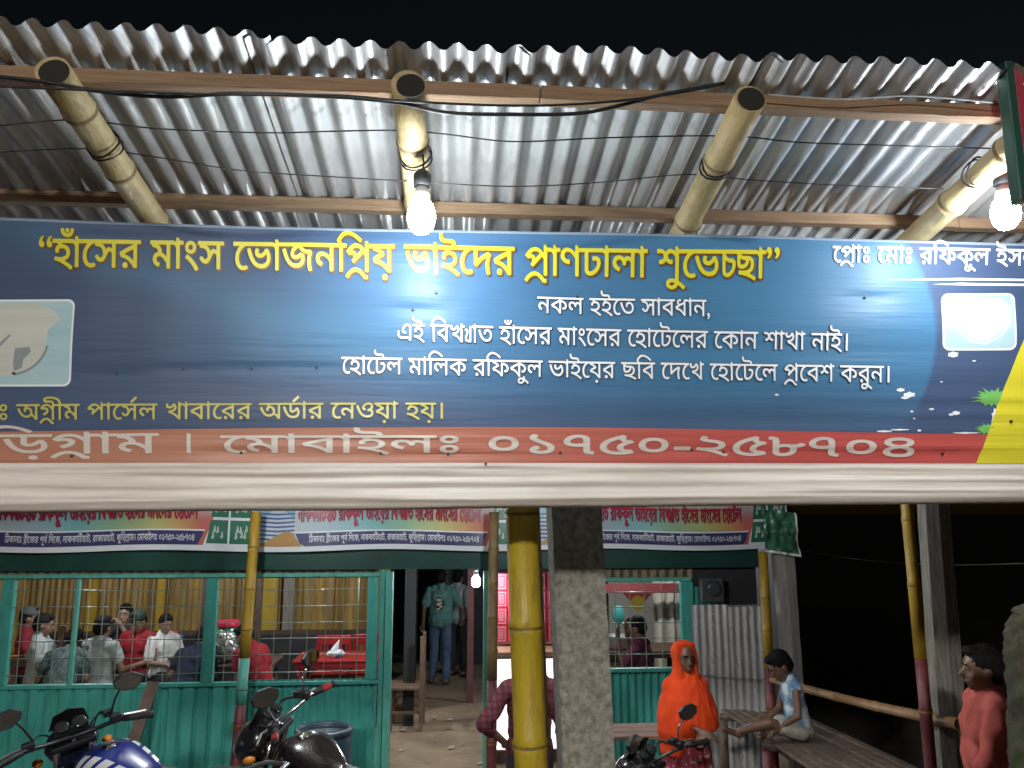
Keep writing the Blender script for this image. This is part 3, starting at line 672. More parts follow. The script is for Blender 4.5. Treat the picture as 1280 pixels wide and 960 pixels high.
# ---- fascia banners
def fascia(px0, px1, idx, label, portrait=True, crumple=False):
    Y = FY-0.10; x0 = at(px0,660,Y).x; x1 = at(px1,660,Y).x; W = x1-x0; zb = at(600,687.5,Y).z; H = 0.62
    t = thing('fascia_banner', label, 'banner', (x0,Y,zb), 0, 'printed banners along the shop fascia')
    def wv(u, v): return 0.012*math.sin(u*5.0+idx) + 0.006*noise.noise(Vector((u*3, v*4, idx))) 
    def sag(u): return 0.012*math.sin(u*3.1+idx*2)
    def cc(u, v):
        s = u/W
        c = (0.62,0.60,0.58)
        stops = [(0.0,(0.62,0.60,0.58)),(0.28,(0.40,0.52,0.58)),(0.42,(0.22,0.50,0.52)),(0.55,(0.34,0.52,0.32)),(0.68,(0.58,0.56,0.22)),(0.76,(0.62,0.36,0.14)),(0.83,(0.55,0.14,0.11)),(1.0,(0.55,0.14,0.11))]
        for k in range(len(stops)-1):
            if stops[k][0] <= s <= stops[k+1][0]: c = lerp3(stops[k][1], stops[k+1][1], (s-stops[k][0])/(stops[k+1][0]-stops[k][0])); break
        wsh = sm(0.30,0.46,v+0.05*math.sin(s*9)); return lerp3(c, (0.64,0.60,0.60), wsh*0.75)
    NU, NV = 90, 20; mb = MB(); cols = []
    for j in range(NV+1):
        for i in range(NU+1):
            u = W*i/NU; v = H*j/NV; mb.v.append((u, wv(u,v), v+sag(u))); cols.append(cc(u, v))
    for j in range(NV):
        for i in range(NU): mb.f.append((j*(NU+1)+i, j*(NU+1)+i+1, (j+1)*(NU+1)+i+1, (j+1)*(NU+1)+i)); mb.m.append(0)
    o = mb.build('printed_field', vcmat('fascia_print', 0.45, 0.4), t, smooth=True)
    ca = o.data.color_attributes.new('print', 'FLOAT_COLOR', 'POINT'); ca.data.foreach_set('color', [q for c in cols for q in (*c, 1.0)])
    def P(u, v, d): return (u, wv(u,v)-d, v+sag(u))
    def poly(name, pts, m, d):
        bm = bmesh.new(); vs = [bm.verts.new((x,y,0)) for x,y in pts]; bm.faces.new(vs)
        lo = min(p[0] for p in pts); hi = max(p[0] for p in pts); x = lo+0.06
        while x < hi: bmesh.ops.bisect_plane(bm, geom=bm.verts[:]+bm.edges[:]+bm.faces[:], plane_co=(x,0,0), plane_no=(1,0,0)); x += 0.06
        lo = min(p[1] for p in pts); hi = max(p[1] for p in pts); y = lo+0.06
        while y < hi: bmesh.ops.bisect_plane(bm, geom=bm.verts[:]+bm.edges[:]+bm.faces[:], plane_co=(0,y,0), plane_no=(0,1,0)); y += 0.06
        bmesh.ops.triangulate(bm, faces=bm.faces[:])
        for v in bm.verts: v.co = P(v.co.x, v.co.y, d)
        me = bpy.data.meshes.new(name); bm.to_mesh(me); bm.free(); me.materials.append(m); return link(name, me, t)
    s = W/3.02     # print scale
    poly('white_margin', [(0,0),(W,0),(W,0.055*s),(0,0.055*s)], I_white, 0.003)
    tx0, tx1 = 0.60*s, 2.50*s
    poly('address_bar', [(0.45*s,0.195*s),(0.50*s,0.09*s),(0.56*s,0.056*s),(tx1-0.02*s,0.056*s),(tx1+0.04*s,0.195*s)], pm('violet', (0.055,0.05,0.15)), 0.004)
    poly('address_edge', [(0.45*s,0.196*s),(tx1+0.04*s,0.196*s),(tx1+0.045*s,0.212*s),(0.44*s,0.212*s)], I_white, 0.004)
    if portrait:
        poly('portrait_ground', [(0.02*s,0.06*s),(0.42*s,0.06*s),(0.46*s,0.6),(0.02*s,0.6)], pm('portrait_blue', (0.20,0.42,0.48)), 0.004)
        body = [(0.06*s,0.10*s),(0.05*s,0.25*s),(0.10*s,0.36*s),(0.19*s,0.44*s),(0.33*s,0.44*s),(0.42*s,0.36*s),(0.45*s,0.24*s),(0.45*s,0.10*s)]
        poly('printed_shirt', body, pm('shirt_white', (0.55,0.58,0.62)), 0.005)
        for k in range(7):
            y = (0.13+0.045*k)*s; poly('shirt_stripe', [(0.065*s,y),(0.25*s,y-0.012*s),(0.44*s,y),(0.44*s,y+0.018*s),(0.25*s,y+0.008*s),(0.065*s,y+0.018*s)], pm('shirt_stripe', (0.05,0.12,0.32)), 0.006)
    poly('sand_curve', [(0.02*s,0.056*s),(0.53*s,0.056*s),(0.47*s,0.13*s),(0.42*s,0.20*s),(0.36*s,0.225*s),(0.26*s,0.18*s),(0.12*s,0.10*s)], pm('sand', (0.50,0.28,0.09)), 0.0075)
    # strip of little green pictures at the right end
    gx = tx1+0.05*s; gd = pm('dull_green', (0.03,0.16,0.10)); gw = pm('bird_white', (0.50,0.56,0.50))
    poly('picture_strip', [(gx-0.02*s,0.05*s),(W-0.005,0.05*s),(W-0.005,0.6),(gx+0.18*s,0.6)], I_white, 0.0045)
    wd = (W-0.03-gx)/2
    for a_ in range(2):
        for b_ in range(3):
            x0_ = gx+a_*(wd+0.008)+0.012; y0_ = (0.075+b_*0.265)*s; y1_ = y0_+0.235*s; sk = 0.035*s*(1 if a_ == 0 else 0)
            if y1_ > 0.6: y1_ = 0.6
            poly('printed_picture', [(x0_+b_*sk,y0_),(x0_+wd-0.01,y0_),(x0_+wd-0.01,y1_),(x0_+sk*(b_+1),y1_)], gd, 0.0055)
            for q in range(4 if a_ == 0 else 6):
                cx = x0_+0.04+((q*0.37)%1.0)*(wd-0.09)+b_*sk*0.6; cy = y0_+0.05+((q*0.53)%1.0)*(y1_-y0_-0.11)
                poly('printed_bird', [(cx,cy),(cx+0.018,cy-0.012),(cx+0.03,cy+0.006),(cx+0.022,cy+0.05),(cx+0.010,cy+0.052),(cx+0.012,cy+0.02)], gw, 0.0065)
    tm = lambda a,b,base,h: (lambda s_, t_, e_=0.0: P(a+(b-a)*s_, base+t_/0.622*h, 0.0065+e_))
    tm2 = lambda a,b,base,h: (lambda s_, t_, e_=0.0: P(a+(b-a)*s_+0.006, base+t_/0.622*h-0.006, 0.0046+e_))
    nm = 'নাককাটিহাট রফিকুল ভাইয়ের বিখ্যাত হাঁসের মাংসের হোটেল'
    text_mesh('shop_name', nm, tm(0.47*s,2.46*s,0.325*s,0.15*s), pm('crimson', (0.55,0.03,0.06)), t, 0.02, 3)
    text_mesh('shop_name_shadow', nm, tm2(0.47*s,2.46*s,0.325*s,0.15*s), pm('deep_violet', (0.10,0.02,0.08)), t, 0.035, 4)
    text_mesh('address', 'ঠিকানাঃ ব্রীজের পূর্ব দিকে, নাককাটিহাট, রাজারহাট, কুড়িগ্রাম। মোবাইলঃ ০১৭৫০-২৫৮৭০৪', tm(tx0,tx1-0.05*s,0.098*s,0.062*s), I_white, t, 0.012, 3)
    return t
fascia(-70, 316, 1, 'printed fascia banner over the window where the group of men sits eating')
fascia(317, 663, 2, 'printed fascia banner over the doorway between the two yellow bamboo posts')
fascia(666, 985, 3, 'printed fascia banner over the small window behind the woman in orange', True)
# crumpled loose end of the last banner
p = at(955,641,6.86); 
t = thing('banner_offcut', 'crumpled green printed banner end flapping beside the grey timber post', 'banner', (p.x,6.86,at(955,690,6.86).z))
Wd = at(999,660,6.86).x-p.x; Hd = p.z-at(955,690,6.86).z+0.03; mb = MB(); N = 18
for j in range(N+1):
    for i in range(N+1):
        u = i/N; v = j/N; mb.v.append((Wd*u*(1.0-0.05*v)-0.01*v, -0.03*noise.noise(Vector((u*3.5,v*3.5,2)))-0.02*noise.noise(Vector((u*8,v*6,5))), Hd*v - 0.045*u*(1-0.3*v)))
for j in range(N):
    for i in range(N):
        mb.f.append((j*(N+1)+i, j*(N+1)+i+1, (j+1)*(N+1)+i+1, (j+1)*(N+1)+i)); mb.m.append(1 if (i >= N-1 or j == 0) else 0)
mb.build('crumpled_print', [mat('green_print', (0.035,0.13,0.085), 0.22, c2=(0.20,0.30,0.24), scale=14, contrast=(0.52,0.7)), I_white], t, smooth=True)
mb = MB()
# ================================================================ POSTS OF THE VERANDA
def zg(y): return gz(y)-0.05
M_node2 = mat('painted_node', (0.30,0.20,0.03), 0.5, c2=(0.16,0.09,0.03), scale=24)
def post_bamboo(px0, py0, px1, py1, Y, r, label, mats, cuts, seed, ytop=None, nodes=0.33, group=None):
    """painted bamboo post through two pixels at distance Y; cuts = z heights where the paint changes"""
    a = at(px0,py0,Y); b = at(px1,py1,Y); d = (a-b)/(a.z-b.z)
    z0 = zg(Y); z1 = ytop if ytop else zr(Y)-0.06
    base = b + d*(z0-b.z); t = thing('bamboo_post', label, 'post', base, 0, group)
    lim = [z0]+cuts+[z1]
    for k in range(len(lim)-1):
        p = d*(lim[k]-z0); q = d*(lim[k+1]-z0)
        o = bamboo((p,q), r*(1.0-0.0*k), nodes, 16, seed+k, 0.0, True).build('painted_length', [mats[k], M_node2], t)
        for pl in o.data.polygons: pl.use_smooth = len(pl.vertices) == 4
    return t
post_bamboo(652,640,664,955,2.86,0.059,'thick yellow bamboo post beside the concrete column under the blue banner',[M_bamY],[],11,nodes=0.40)
CYY = 3.2
a = at(690,640,CYY); b = at(752,640,CYY); a2 = at(704,955,CYY); wc = b.x-a.x
M_conc = mat('rough_concrete', (0.42,0.40,0.34), 0.92, c2=(0.17,0.16,0.135), scale=30, bump=1.0, bscale=80, detail=14, contrast=(0.38,0.66))
zc0 = zg(CYY); zc1 = zr(CYY)-0.1
cc_ = thing('concrete_column', 'rough cast concrete column with a timber batten down one edge', 'column', (a2.x,CYY,zc0))
sh = (a.x-a2.x)/(a.z-a2.z)
mb = MB(); NZc = 60; 
for j in range(NZc+1):
    z = (zc1-zc0)*j/NZc; ox = sh*(z-(a2.z-zc0))
    for k,(u,v) in enumerate([(0,0),(0.25,0),(0.5,0),(0.75,0),(1,0),(1,0.5),(1,1),(0.5,1),(0,1),(0,0.5)]):
        e = 0.004*noise.noise(Vector((u*5,v*5+3,z*7)))+0.003*noise.noise(Vector((u*9,v*9,z*21)))
        mb.v.append((ox+wc*u+(e if u in (0,1) else 0), wc*v+e, z))
for j in range(NZc):
    for k in range(10): mb.f.append((j*10+k, j*10+(k+1)%10, (j+1)*10+(k+1)%10, (j+1)*10+k)); mb.m.append(0)
mb.build('shaft', M_conc, cc_)
MB().beam((-0.032,-0.012,0),(-0.032+sh*(zc1-zc0),-0.012,zc1-zc0),0.03,0.035,up=(0,1,0)).build('edge_batten', mat('pale_batten', (0.42,0.36,0.31), 0.8, c2=(0.28,0.22,0.18), scale=8, stretch=(6,6,0.6), bump=0.3), cc_, bevel=0.004)
RY = 4.75
post_bamboo(1134,640,1163,955,RY,0.036,'slim bamboo post painted yellow above and red below beside the split timber post',[M_maroon,M_bamO],[at(1150,823,RY).z],21,nodes=0.45)
def timber(px0,px1,pyt,px2,px3,pyb,Y,name,label,m,ytop=None,dep=0.09,seed=1):
    a = at(px0,pyt,Y); b = at(px1,pyt,Y); c = at(px2,pyb,Y); d = at(px3,pyb,Y); z0 = zg(Y); z1 = ytop or zr(Y)-0.08
    def ex(p,q,z): return p.x+(q.x-p.x)*(z-p.z)/(q.z-p.z)
    t = MB(); N = 26
    for j in range(N+1):
        z = z0+(z1-z0)*j/N; xa = ex(c,a,z); xb = ex(d,b,z); e = lambda s: 0.006*noise.noise(Vector((s*9.0,z*4,seed)))
        t.v += [(xa-c.x+e(1),-dep/2,z-z0),((xa+xb)/2-c.x,-dep/2-0.012+e(2),z-z0),(xb-c.x+e(3),-dep/2+e(6),z-z0),(xb-c.x+e(4),dep/2,z-z0),(xa-c.x+e(5),dep/2,z-z0)]
    for j in range(N):
        for k in range(5): t.f.append((j*5+k, j*5+(k+1)%5, (j+1)*5+(k+1)%5, (j+1)*5+k)); t.m.append(0)
    t.f.append(tuple(range(4,-1,-1))); t.m.append(0); t.f.append(tuple(N*5+k for k in range(5))); t.m.append(0)
    o = t.build(name, m, None, loc=(c.x,Y,z0)); return tag(o, label, 'post')
timber(1152,1182,640,1172,1208,955,4.9,'timber_post','rough split grey timber post standing beside the red and yellow bamboo',M_greywood,seed=3)
# posts along the shop front
zg2 = Z(822,7.2); 
post_bamboo(316,692,297,930,7.1,0.046,'bamboo post painted yellow, green and maroon in front of the mesh window',[M_maroon,M_teal2,M_bamO],[at(300,880,7.1).z, at(306,822,7.1).z],31,ytop=at(316,640,7.1).z)
post_bamboo(617,690,614,955,7.2,0.046,'dull ochre bamboo post with a maroon foot at the doorway',[M_maroon,mat('dull_bamboo',(0.26,0.17,0.07),0.55,c2=(0.18,0.11,0.05),scale=6)],[at(615,850,7.2).z],41,ytop=at(616,640,7.2).z)
post_bamboo(954,700,961,830,6.95,0.042,'yellow bamboo post behind the seated boy at the end of the shop front',[M_maroon,M_bamO],[at(960,836,6.95).z],51,ytop=at(954,690,6.95).z)
timber(966,990,690,978,1000,830,7.0,'timber_post','squared pale grey timber post behind the boy next to the bamboo',mat('pale_timber',(0.36,0.34,0.31),0.8,c2=(0.24,0.22,0.20),scale=5,stretch=(6,6,0.6),bump=0.3),ytop=at(975,692,7.0).z,seed=9)
# silver tin screen beside the small window
tn = thing('tin_screen', 'bare silver corrugated tin screen standing behind the woman in orange', 'screen', (at(869,900,7.25).x,7.25,0.0))
M_tin = mat('bright_tin', (0.78,0.78,0.78), 0.26, 0.55, c2=(0.48,0.48,0.47), scale=6, stretch=(3,3,0.7), bump=0.25, bscale=10, rvar=0.25)
xt0 = tn.location.x; xt1 = at(955,850,7.25).x; ht = at(900,756,7.25).z
for k in range(2):
    w_ = (xt1-xt0)/2; mb = corrug(w_+0.02, ht-0.02*k, 0.066, 0.02, frame((w_*k,0.006*k,0),(1,0,0),(0,1,0),(0,0,1)), 'sine', per=10, nseg=8, jitter=0.02, seed=80+k); mb.build('tin_sheet', M_tin, tn, smooth=True)
MB().tube([(-0.02,-0.03,at(900,843,7.2).z),(0.3,-0.026,at(900,848,7.2).z),(xt1-xt0+0.1,-0.03,at(900,852,7.2).z)],0.004,6).build('binding_wire', M_mesh, tn)
# old meter box and cables above the small window
p = at(890,735,7.42)
mtr = thing('meter_box', 'grey electric meter box above the small window', 'meter', (p.x,7.4,p.z))
MB().box((-0.12,-0.03,-0.13),(0.10,0.06,0.10)).build('case', mat('meter_grey',(0.06,0.055,0.06),0.6), mtr, bevel=0.012)
MB().lathe([(0.075,0),(0.07,0.02),(0.05,0.03),(0.0001,0.032)],20,Matrix.Translation((0,-0.03,0.0)) @ Matrix.Rotation(R(90),4,'X')).build('dial_window', mat('meter_glass',(0.05,0.06,0.06),0.15), mtr, smooth=True)
# long bamboo rail running out from the shop front to the road-side posts
a = at(966,851,6.9); b = at(1200,907,4.62)
tag(bamboo((a,b),(0.03,0.034),0.42,14,71,0.01).build('bamboo_rail', mat('brown_bamboo',(0.34,0.20,0.10),0.45,c2=(0.22,0.12,0.06),scale=6), None), 'brown bamboo handrail running from the shop front to the red bamboo post', 'rail')
# bamboo bench platform the boy sits on
zp = 0.74
A = [at(905,884,6.05),at(1010,884,6.05)]
def onz(px,py,z):
    d = _f + _r*((px-640)/FPX) + _u*((480-py)/FPX); return CAM + d*((z-CAM.z)/d.z)
fl, fr_, nr_, nl = onz(900,886,zp), onz(1005,896,zp), onz(1150,962,zp), onz(1030,975,zp)
be = thing('slatted_bench', 'long bamboo slat bench with a dark rail on which the boy sits', 'bench', (fl.x,fl.y,0.0))
O_ = Vector((fl.x,fl.y,0.0)); ns = 9
dirL = (nl-fl); dirL2 = (nr_-fr_); dirL = dirL.normalized()*1.9; dirL2 = dirL2.normalized()*1.9
M_slat = mat('grey_slat',(0.20,0.15,0.11),0.7,c2=(0.11,0.08,0.06),scale=6,stretch=(3,3,3),bump=0.4,bscale=16)
for k in range(ns):
    t_ = (k+0.5)/ns; p = fl.lerp(fr_,t_)-O_; q = (fl+dirL).lerp(fr_+dirL2,t_)-O_
    wd = (fr_-fl).length/ns*0.86
    o = MB().beam(p+Vector((0,0,random.uniform(-.008,.004))), q+Vector((0,0,random.uniform(-.01,.006))), wd, 0.022).build('slat', M_slat, be, bevel=0.006)
for t_ in (0.04,0.5,0.95):
    p = (fl+dirL*t_)-O_; q = (fr_+dirL2*t_)-O_
    MB().tube([p+Vector((-0.03,0,-0.045)),q+Vector((0.03,0,-0.045))],0.028,10).build('cross_bearer', M_darkwood, be, smooth=True)
    for w_ in (p,q): MB().tube([Vector((w_.x,w_.y,zg(w_.y+O_.y))),Vector((w_.x,w_.y,w_.z-0.05))],0.034,10).build('leg', M_maroon if t_ == 0.5 else M_darkwood, be, smooth=True)
# mossy stump at the right edge
SYY = 2.35; p = at(1276,752,SYY)
st = MB(); prof = [(0.21,zg(SYY)-p.z),(0.17,-1.2),(0.155,-0.8),(0.15,-0.5),(0.142,-0.3),(0.135,-0.15),(0.122,-0.07),(0.098,-0.022),(0.06,-0.004),(0.001,0.0)]
M2 = Matrix.Translation((0,0,0)); pr = []
for i in range(len(prof)-1):
    for k in range(12): t_ = k/12; pr.append((prof[i][0]+(prof[i+1][0]-prof[i][0])*t_, prof[i][1]+(prof[i+1][1]-prof[i][1])*t_))
pr.append(prof[-1]); st.lathe(pr, 72)
st.v = [tuple(Vector(v) + Vector((v[0],v[1],0)).normalized()*(0.022*noise.noise(Vector(v)*7)+0.013*noise.noise(Vector(v)*20)+0.007*noise.noise(Vector(v)*55))) if abs(v[0])+abs(v[1])>0.01 else v for v in st.v]
M_moss = mat('mossy_bark',(0.075,0.062,0.045),0.95,c2=(0.04,0.055,0.018),scale=22,bump=1.0,bscale=26,contrast=(0.4,0.62),detail=10)
o = st.build('mossy_stump', M_moss, None, smooth=True, loc=(p.x+0.10,SYY,p.z)); tag(o,'mossy old tree stump with a rounded top near the man in coral red','stump')
# board leaning on the green wall, blue drum
a = at(192,852,7.36); b = at(160,945,7.05)
o = MB().beam(b+(b-a)*0.12, a, 0.10, 0.022, up=(0,-1,0.3)).build('leaning_board', mat('worn_board',(0.17,0.12,0.09),0.8,c2=(0.10,0.07,0.055),scale=6,bump=0.4), None, bevel=0.004); tag(o,'weathered narrow board leaning against the green wall below the mesh','board')
p = at(405,908,6.75)
dr = thing('plastic_drum','dark blue plastic drum against the green wall by the black motorcycle','drum',(p.x,6.75,gz(6.75)))
hd = p.z-gz(6.75); M_blue = mat('drum_blue',(0.03,0.07,0.11),0.4,c2=(0.05,0.09,0.12),scale=5)
MB().lathe([(0.19,0),(0.205,0.03),(0.215,hd*0.3),(0.225,hd*0.33),(0.22,hd*0.37),(0.225,hd*0.85),(0.222,hd-0.05)],28).build('drum_body',M_blue,dr,smooth=True)
MB().lathe([(0.232,hd-0.055),(0.236,hd-0.03),(0.234,hd-0.012),(0.21,hd-0.004),(0.20,hd-0.03),(0.19,hd-0.25),(0.001,hd-0.26)],28).build('rim',M_blue,dr,smooth=True)
# low timber seat in front of the small window
a = at(757,915,6.55); b = at(880,908,6.55); 
ls = thing('plank_bench','low bench of reddish planks below the small window',"bench",(a.x,6.55,0))
for k in range(3): MB().beam((-0.35,-0.13+0.13*k,a.z),(b.x-a.x,-0.13+0.13*k,a.z),0.118,0.03).build('plank',mat('reddish_plank',(0.30,0.17,0.12),0.7,c2=(0.2,0.11,0.08),scale=5,stretch=(0.6,5,5),bump=0.3),ls,bevel=0.004)
for x_ in (-0.25,b.x-a.x-0.1):
    for y_ in (-0.12,0.12): MB().beam((x_,y_,0),(x_,y_,a.z-0.016),0.05,0.05).build('leg',M_darkwood,ls)

# ================================================================ INSIDE THE SHOP
bulb('led_bulb','round LED bulb glowing just inside the doorway', at(595,724,8.15), 0.35, mat('lamp_glow_door',(0.9,0.97,1.0),0.4,emit=560.0), 0.044)
bulb('led_bulb','LED bulb hung over the eating tables behind the mesh window', Vector((X(110,9.0),9.0,2.25)), 0.12, M_glow2)
bulb('led_bulb','LED bulb hung over the red plastic table behind the mesh window', Vector((X(400,9.2),9.2,2.25)), 0.12, M_glow2)
bulb('led_bulb','LED bulb hung over the cooking corner behind the small window', Vector((X(790,9.3),9.3,2.3)), 0.1, M_glow2)
bulb('led_bulb','bare LED bulb under the canopy over the parked motorcycles', Vector((-1.6,5.3,2.74)), 0.15, M_glow2)
bulb('led_bulb','bare LED bulb under the canopy over the bamboo bench', Vector((0.85,4.75,2.74)), 0.1, M_glow2)
# stack of red printed cartons on the counter
M_carton = mat('carton_red',(0.50,0.04,0.07),0.5,c2=(0.42,0.03,0.06),scale=4); M_line = mat('carton_print',(0.60,0.26,0.30),0.5)
YC = 8.3; zs0 = at(655,803,YC).z; zs1 = at(655,716,YC).z; xs0 = at(618,760,YC).x; xs1 = at(700,760,YC).x
nc, nrw = 5, 4; cw = (xs1-xs0)/nc; chh = (zs1-zs0)/nrw
proto = None
for r_ in range(nrw):
    for c_ in range(nc):
        loc = (xs0+cw*(c_+0.5)+random.uniform(-.004,.004), YC, zs0+chh*r_)
        if proto is None:
            proto = thing('carton','red printed carton in the stack on the counter','carton',loc,0,'cartons stacked on the counter')
            MB().box((-cw/2+0.003,-0.02,0.001),(cw/2-0.003,0.14,chh-0.004)).build('box',M_carton,proto,bevel=0.003)
            for (i0,i1) in ((0.16,0.10),(0.34,0.25)):
                q = MB(); x0_,x1_,z0_,z1_ = -cw/2+cw*i0, cw/2-cw*i0, chh*i1, chh*(1-i1); th_ = 0.007
                for bb in (((x0_,-0.0225,z0_),(x0_+th_,-0.0205,z1_)),((x1_-th_,-0.0225,z0_),(x1_,-0.0205,z1_)),((x0_+th_,-0.0225,z0_),(x1_-th_,-0.0205,z0_+th_)),((x0_+th_,-0.0225,z1_-th_),(x1_-th_,-0.0205,z1_))): q.box(*bb)
                stuff(q.build('printed_border',M_line,proto))
            q = MB()
            for k in range(5): q.box((-0.009,-0.0225,chh*(0.34+0.065*k)),(0.009,-0.0205,chh*(0.37+0.065*k)))
            stuff(q.build('printed_letters',M_line,proto))
        else:
            c2_ = copy_tree(proto); c2_.location = loc
# display counter with lit white panels
zc = at(655,806,YC).z; xk0 = at(612,860,8.0).x; xk1 = at(712,860,8.0).x
ct = thing('display_counter','shop counter with a timber top and lit white glass front','counter',(xk0,8.0,0.035))
zt = zc-0.035
MB().box((-0.04,-0.06,zt-0.05),(xk1-xk0,0.55,zt-0.01)).build('counter_top',mat('counter_timber',(0.40,0.22,0.14),0.5,c2=(0.28,0.14,0.09),scale=5),ct,bevel=0.006)
M_lit = mat('lit_panel',(1.0,0.98,0.96),0.4,emit=1.3)
wk = xk1-xk0
for k in range(3):
    x0_ = wk*k/3+0.03; x1_ = wk*(k+1)/3-0.03
    MB().box((x0_,0.0,0.12),(x1_,0.02,zt-0.09)).build('lit_panel',M_lit,ct)
for k in range(4): MB().box((wk*k/3-0.028,-0.02,0.0),(wk*k/3+0.028,0.05,zt-0.052)).build('upright',mat('counter_post',(0.28,0.08,0.07),0.5),ct)
MB().box((0.0,0.06,0.0),(wk,0.52,zt-0.06)).build('cabinet',M_darkwood,ct)
MB().box((-0.02,-0.025,0.0),(wk,-0.005,0.115)).build('kick_board',M_darkwood,ct)
# wooden chair at the doorway
def chair(name,label,loc,rz,m,sw=0.42,sh_=0.45,bh=0.95,slats=3,group=None):
    t = thing(name,label,'chair',loc,rz,group); h=sw/2
    MB().box((-h,-h,sh_-0.03),(h,h,sh_)).build('seat',m,t,bevel=0.006)
    for sx_ in (-1,1):
        MB().box((sx_*(h-0.04)-0.02,h-0.06,0),(sx_*(h-0.04)+0.02,h-0.02,sh_-0.031)).build('leg',m,t,bevel=0.003)
        MB().box((sx_*(h-0.02)-0.02,-h-0.005,0),(sx_*(h-0.02)+0.02,-h+0.035,bh)).build('rear_leg',m,t,bevel=0.003)
        MB().box((sx_*(h-0.04)-0.012,-h+0.036,0.18),(sx_*(h-0.04)+0.012,h-0.061,0.21)).build('stretcher',m,t)
    for k in range(slats):
        z = sh_+0.16+(bh-sh_-0.24)*k/max(1,slats-1); MB().box((-h+0.021,-h,z),(h-0.041,-h+0.02,z+0.06)).build('back_slat',m,t,bevel=0.003)
    MB().box((-h+0.03,h-0.052,0.25),(h-0.061,h-0.03,0.28)).build('stretcher',m,t)
    return t
M_chair = mat('worn_brown_wood',(0.20,0.12,0.08),0.6,c2=(0.11,0.065,0.045),scale=5,bump=0.3)
p = onz(506,912,0.035); chair('wooden_chair','worn brown wooden chair just inside the doorway',(p.x,p.y+0.1,0.035),R(88),M_chair,0.40,0.47,1.02)
# red plastic table, chairs, things on it
def ptable(name,label,loc,w_,d_,h_,m,cat='table',group=None):
    t = thing(name,label,cat,loc,0,group)
    MB().box((-w_/2,-d_/2,h_-0.03),(w_/2,d_/2,h_)).build('table_top',m,t,bevel=0.012)
    MB().box((-w_/2+0.03,-d_/2+0.03,h_-0.09),(w_/2-0.03,d_/2-0.03,h_-0.031)).build('apron',m,t,bevel=0.005)
    for sx_ in (-1,1):
        for sy_ in (-1,1): MB().tube([(sx_*(w_/2-0.07),sy_*(d_/2-0.07),0),(sx_*(w_/2-0.08),sy_*(d_/2-0.08),h_-0.091)],[0.02,0.032],10).build('leg',m,t,smooth=True)
    return t
p = onz(420,826,0.76); ptable('plastic_table','glossy red plastic table with a white packet on it',(p.x,p.y+0.25,0.035),0.98,0.6,0.74,M_red)
TP = Vector((p.x,p.y+0.25,0.775))
p2 = onz(428,800,0.86)
def pchair(label,loc,rz,m,group=None):
    t = thing('plastic_chair',label,'chair',loc,rz,group)
    MB().box((-0.21,-0.2,0.42),(0.21,0.21,0.45)).build('seat',m,t,bevel=0.012)
    MB().box((-0.22,-0.24,0.74),(0.22,-0.21,0.86)).build('back_rail',m,t,bevel=0.012)
    for k in range(5): MB().box((-0.17+k*0.08,-0.235,0.451),(-0.145+k*0.08,-0.215,0.739)).build('back_slat',m,t)
    for sx_ in (-1,1):
        MB().box((sx_*0.205-0.018,-0.24,0.451),(sx_*0.205+0.018,-0.21,0.739)).build('back_post',m,t)
        for sy_ in (-1,1): MB().tube([(sx_*0.22,sy_*0.22,0),(sx_*0.185,sy_*0.18,0.419)],[0.018,0.024],8).build('leg',m,t)
    return t
pchair('red plastic chair pushed up behind the packet on the red table',(TP.x-0.18,TP.y+0.55,0.035),R(180),M_red,'red plastic chairs')
pchair('red plastic chair beside the green post at the end of the red table',(TP.x+0.26,TP.y+0.6,0.035),R(176),M_red,'red plastic chairs')
pk = thing('packet','crumpled white and blue paper packet lying on the red plastic table','packet',(TP.x-0.02,TP.y-0.12,TP.z))
mb = MB().ell((0,0,0.045),(0.11,0.06,0.045)); mb.cap((-0.02,0,0.08),(0.03,0,0.19),0.045,0.008)
mb.v = [tuple(Vector(v)+Vector((1,1,1))*0.012*noise.noise(Vector(v)*22)) for v in mb.v]
mb.build('paper',mat('packet_paper',(0.7,0.72,0.76),0.6,c2=(0.05,0.12,0.4),scale=9,contrast=(0.55,0.6)),pk)
# tables where the men eat
M_tbl = mat('dark_table',(0.10,0.06,0.05),0.5)
tb = []
for i,(px,py,lab,m) in enumerate(((60,824,'dark dining table in front of the man holding his hand to his mouth',M_tbl),(175,822,'dark dining table between the man in dark red and the man in white',M_tbl),(285,832,'low serving table carrying the lidded jar and foil bundle',M_tbl))):
    p = onz(px,py,0.78); ptable('dining_table',lab,(p.x,p.y+0.3,0.035),0.95,0.6,0.745,m); tb.append(Vector((p.x,p.y+0.3,0.78)))
# jar with red lid, foil bundle, plates and cups
def vessel(name,label,cat,loc,prof,m,lid=None,n=20):
    t = thing(name,label,cat,loc); MB().lathe(prof,n).build('body',m,t,smooth=True)
    if lid: MB().lathe(lid[0],n).build('lid',lid[1],t,smooth=True)
    return t
p = at(283,800,tb[2].y); jz = tb[2].z
pj = at(283,803,tb[2].y+0.1)
vessel('storage_jar','tall clear green jar with a bright red lid on the serving table','jar',(pj.x,tb[2].y+0.12,jz),[(0.11,0),(0.12,0.02),(0.12,0.30),(0.10,0.34),(0.08,0.36)],mat('green_glass',(0.10,0.30,0.20),0.15,spec=0.8),([(0.125,0.361),(0.13,0.37),(0.13,0.41),(0.12,0.425),(0.001,0.43)],mat('lid_red',(0.6,0.02,0.06),0.4)))
mb = MB().ell((0,0,0.16),(0.21,0.14,0.17),n=40)
mb.v = [tuple(Vector(v)*(1+0.16*noise.noise(Vector(v)*11)+0.10*noise.noise(Vector(v)*24))) for v in mb.v]
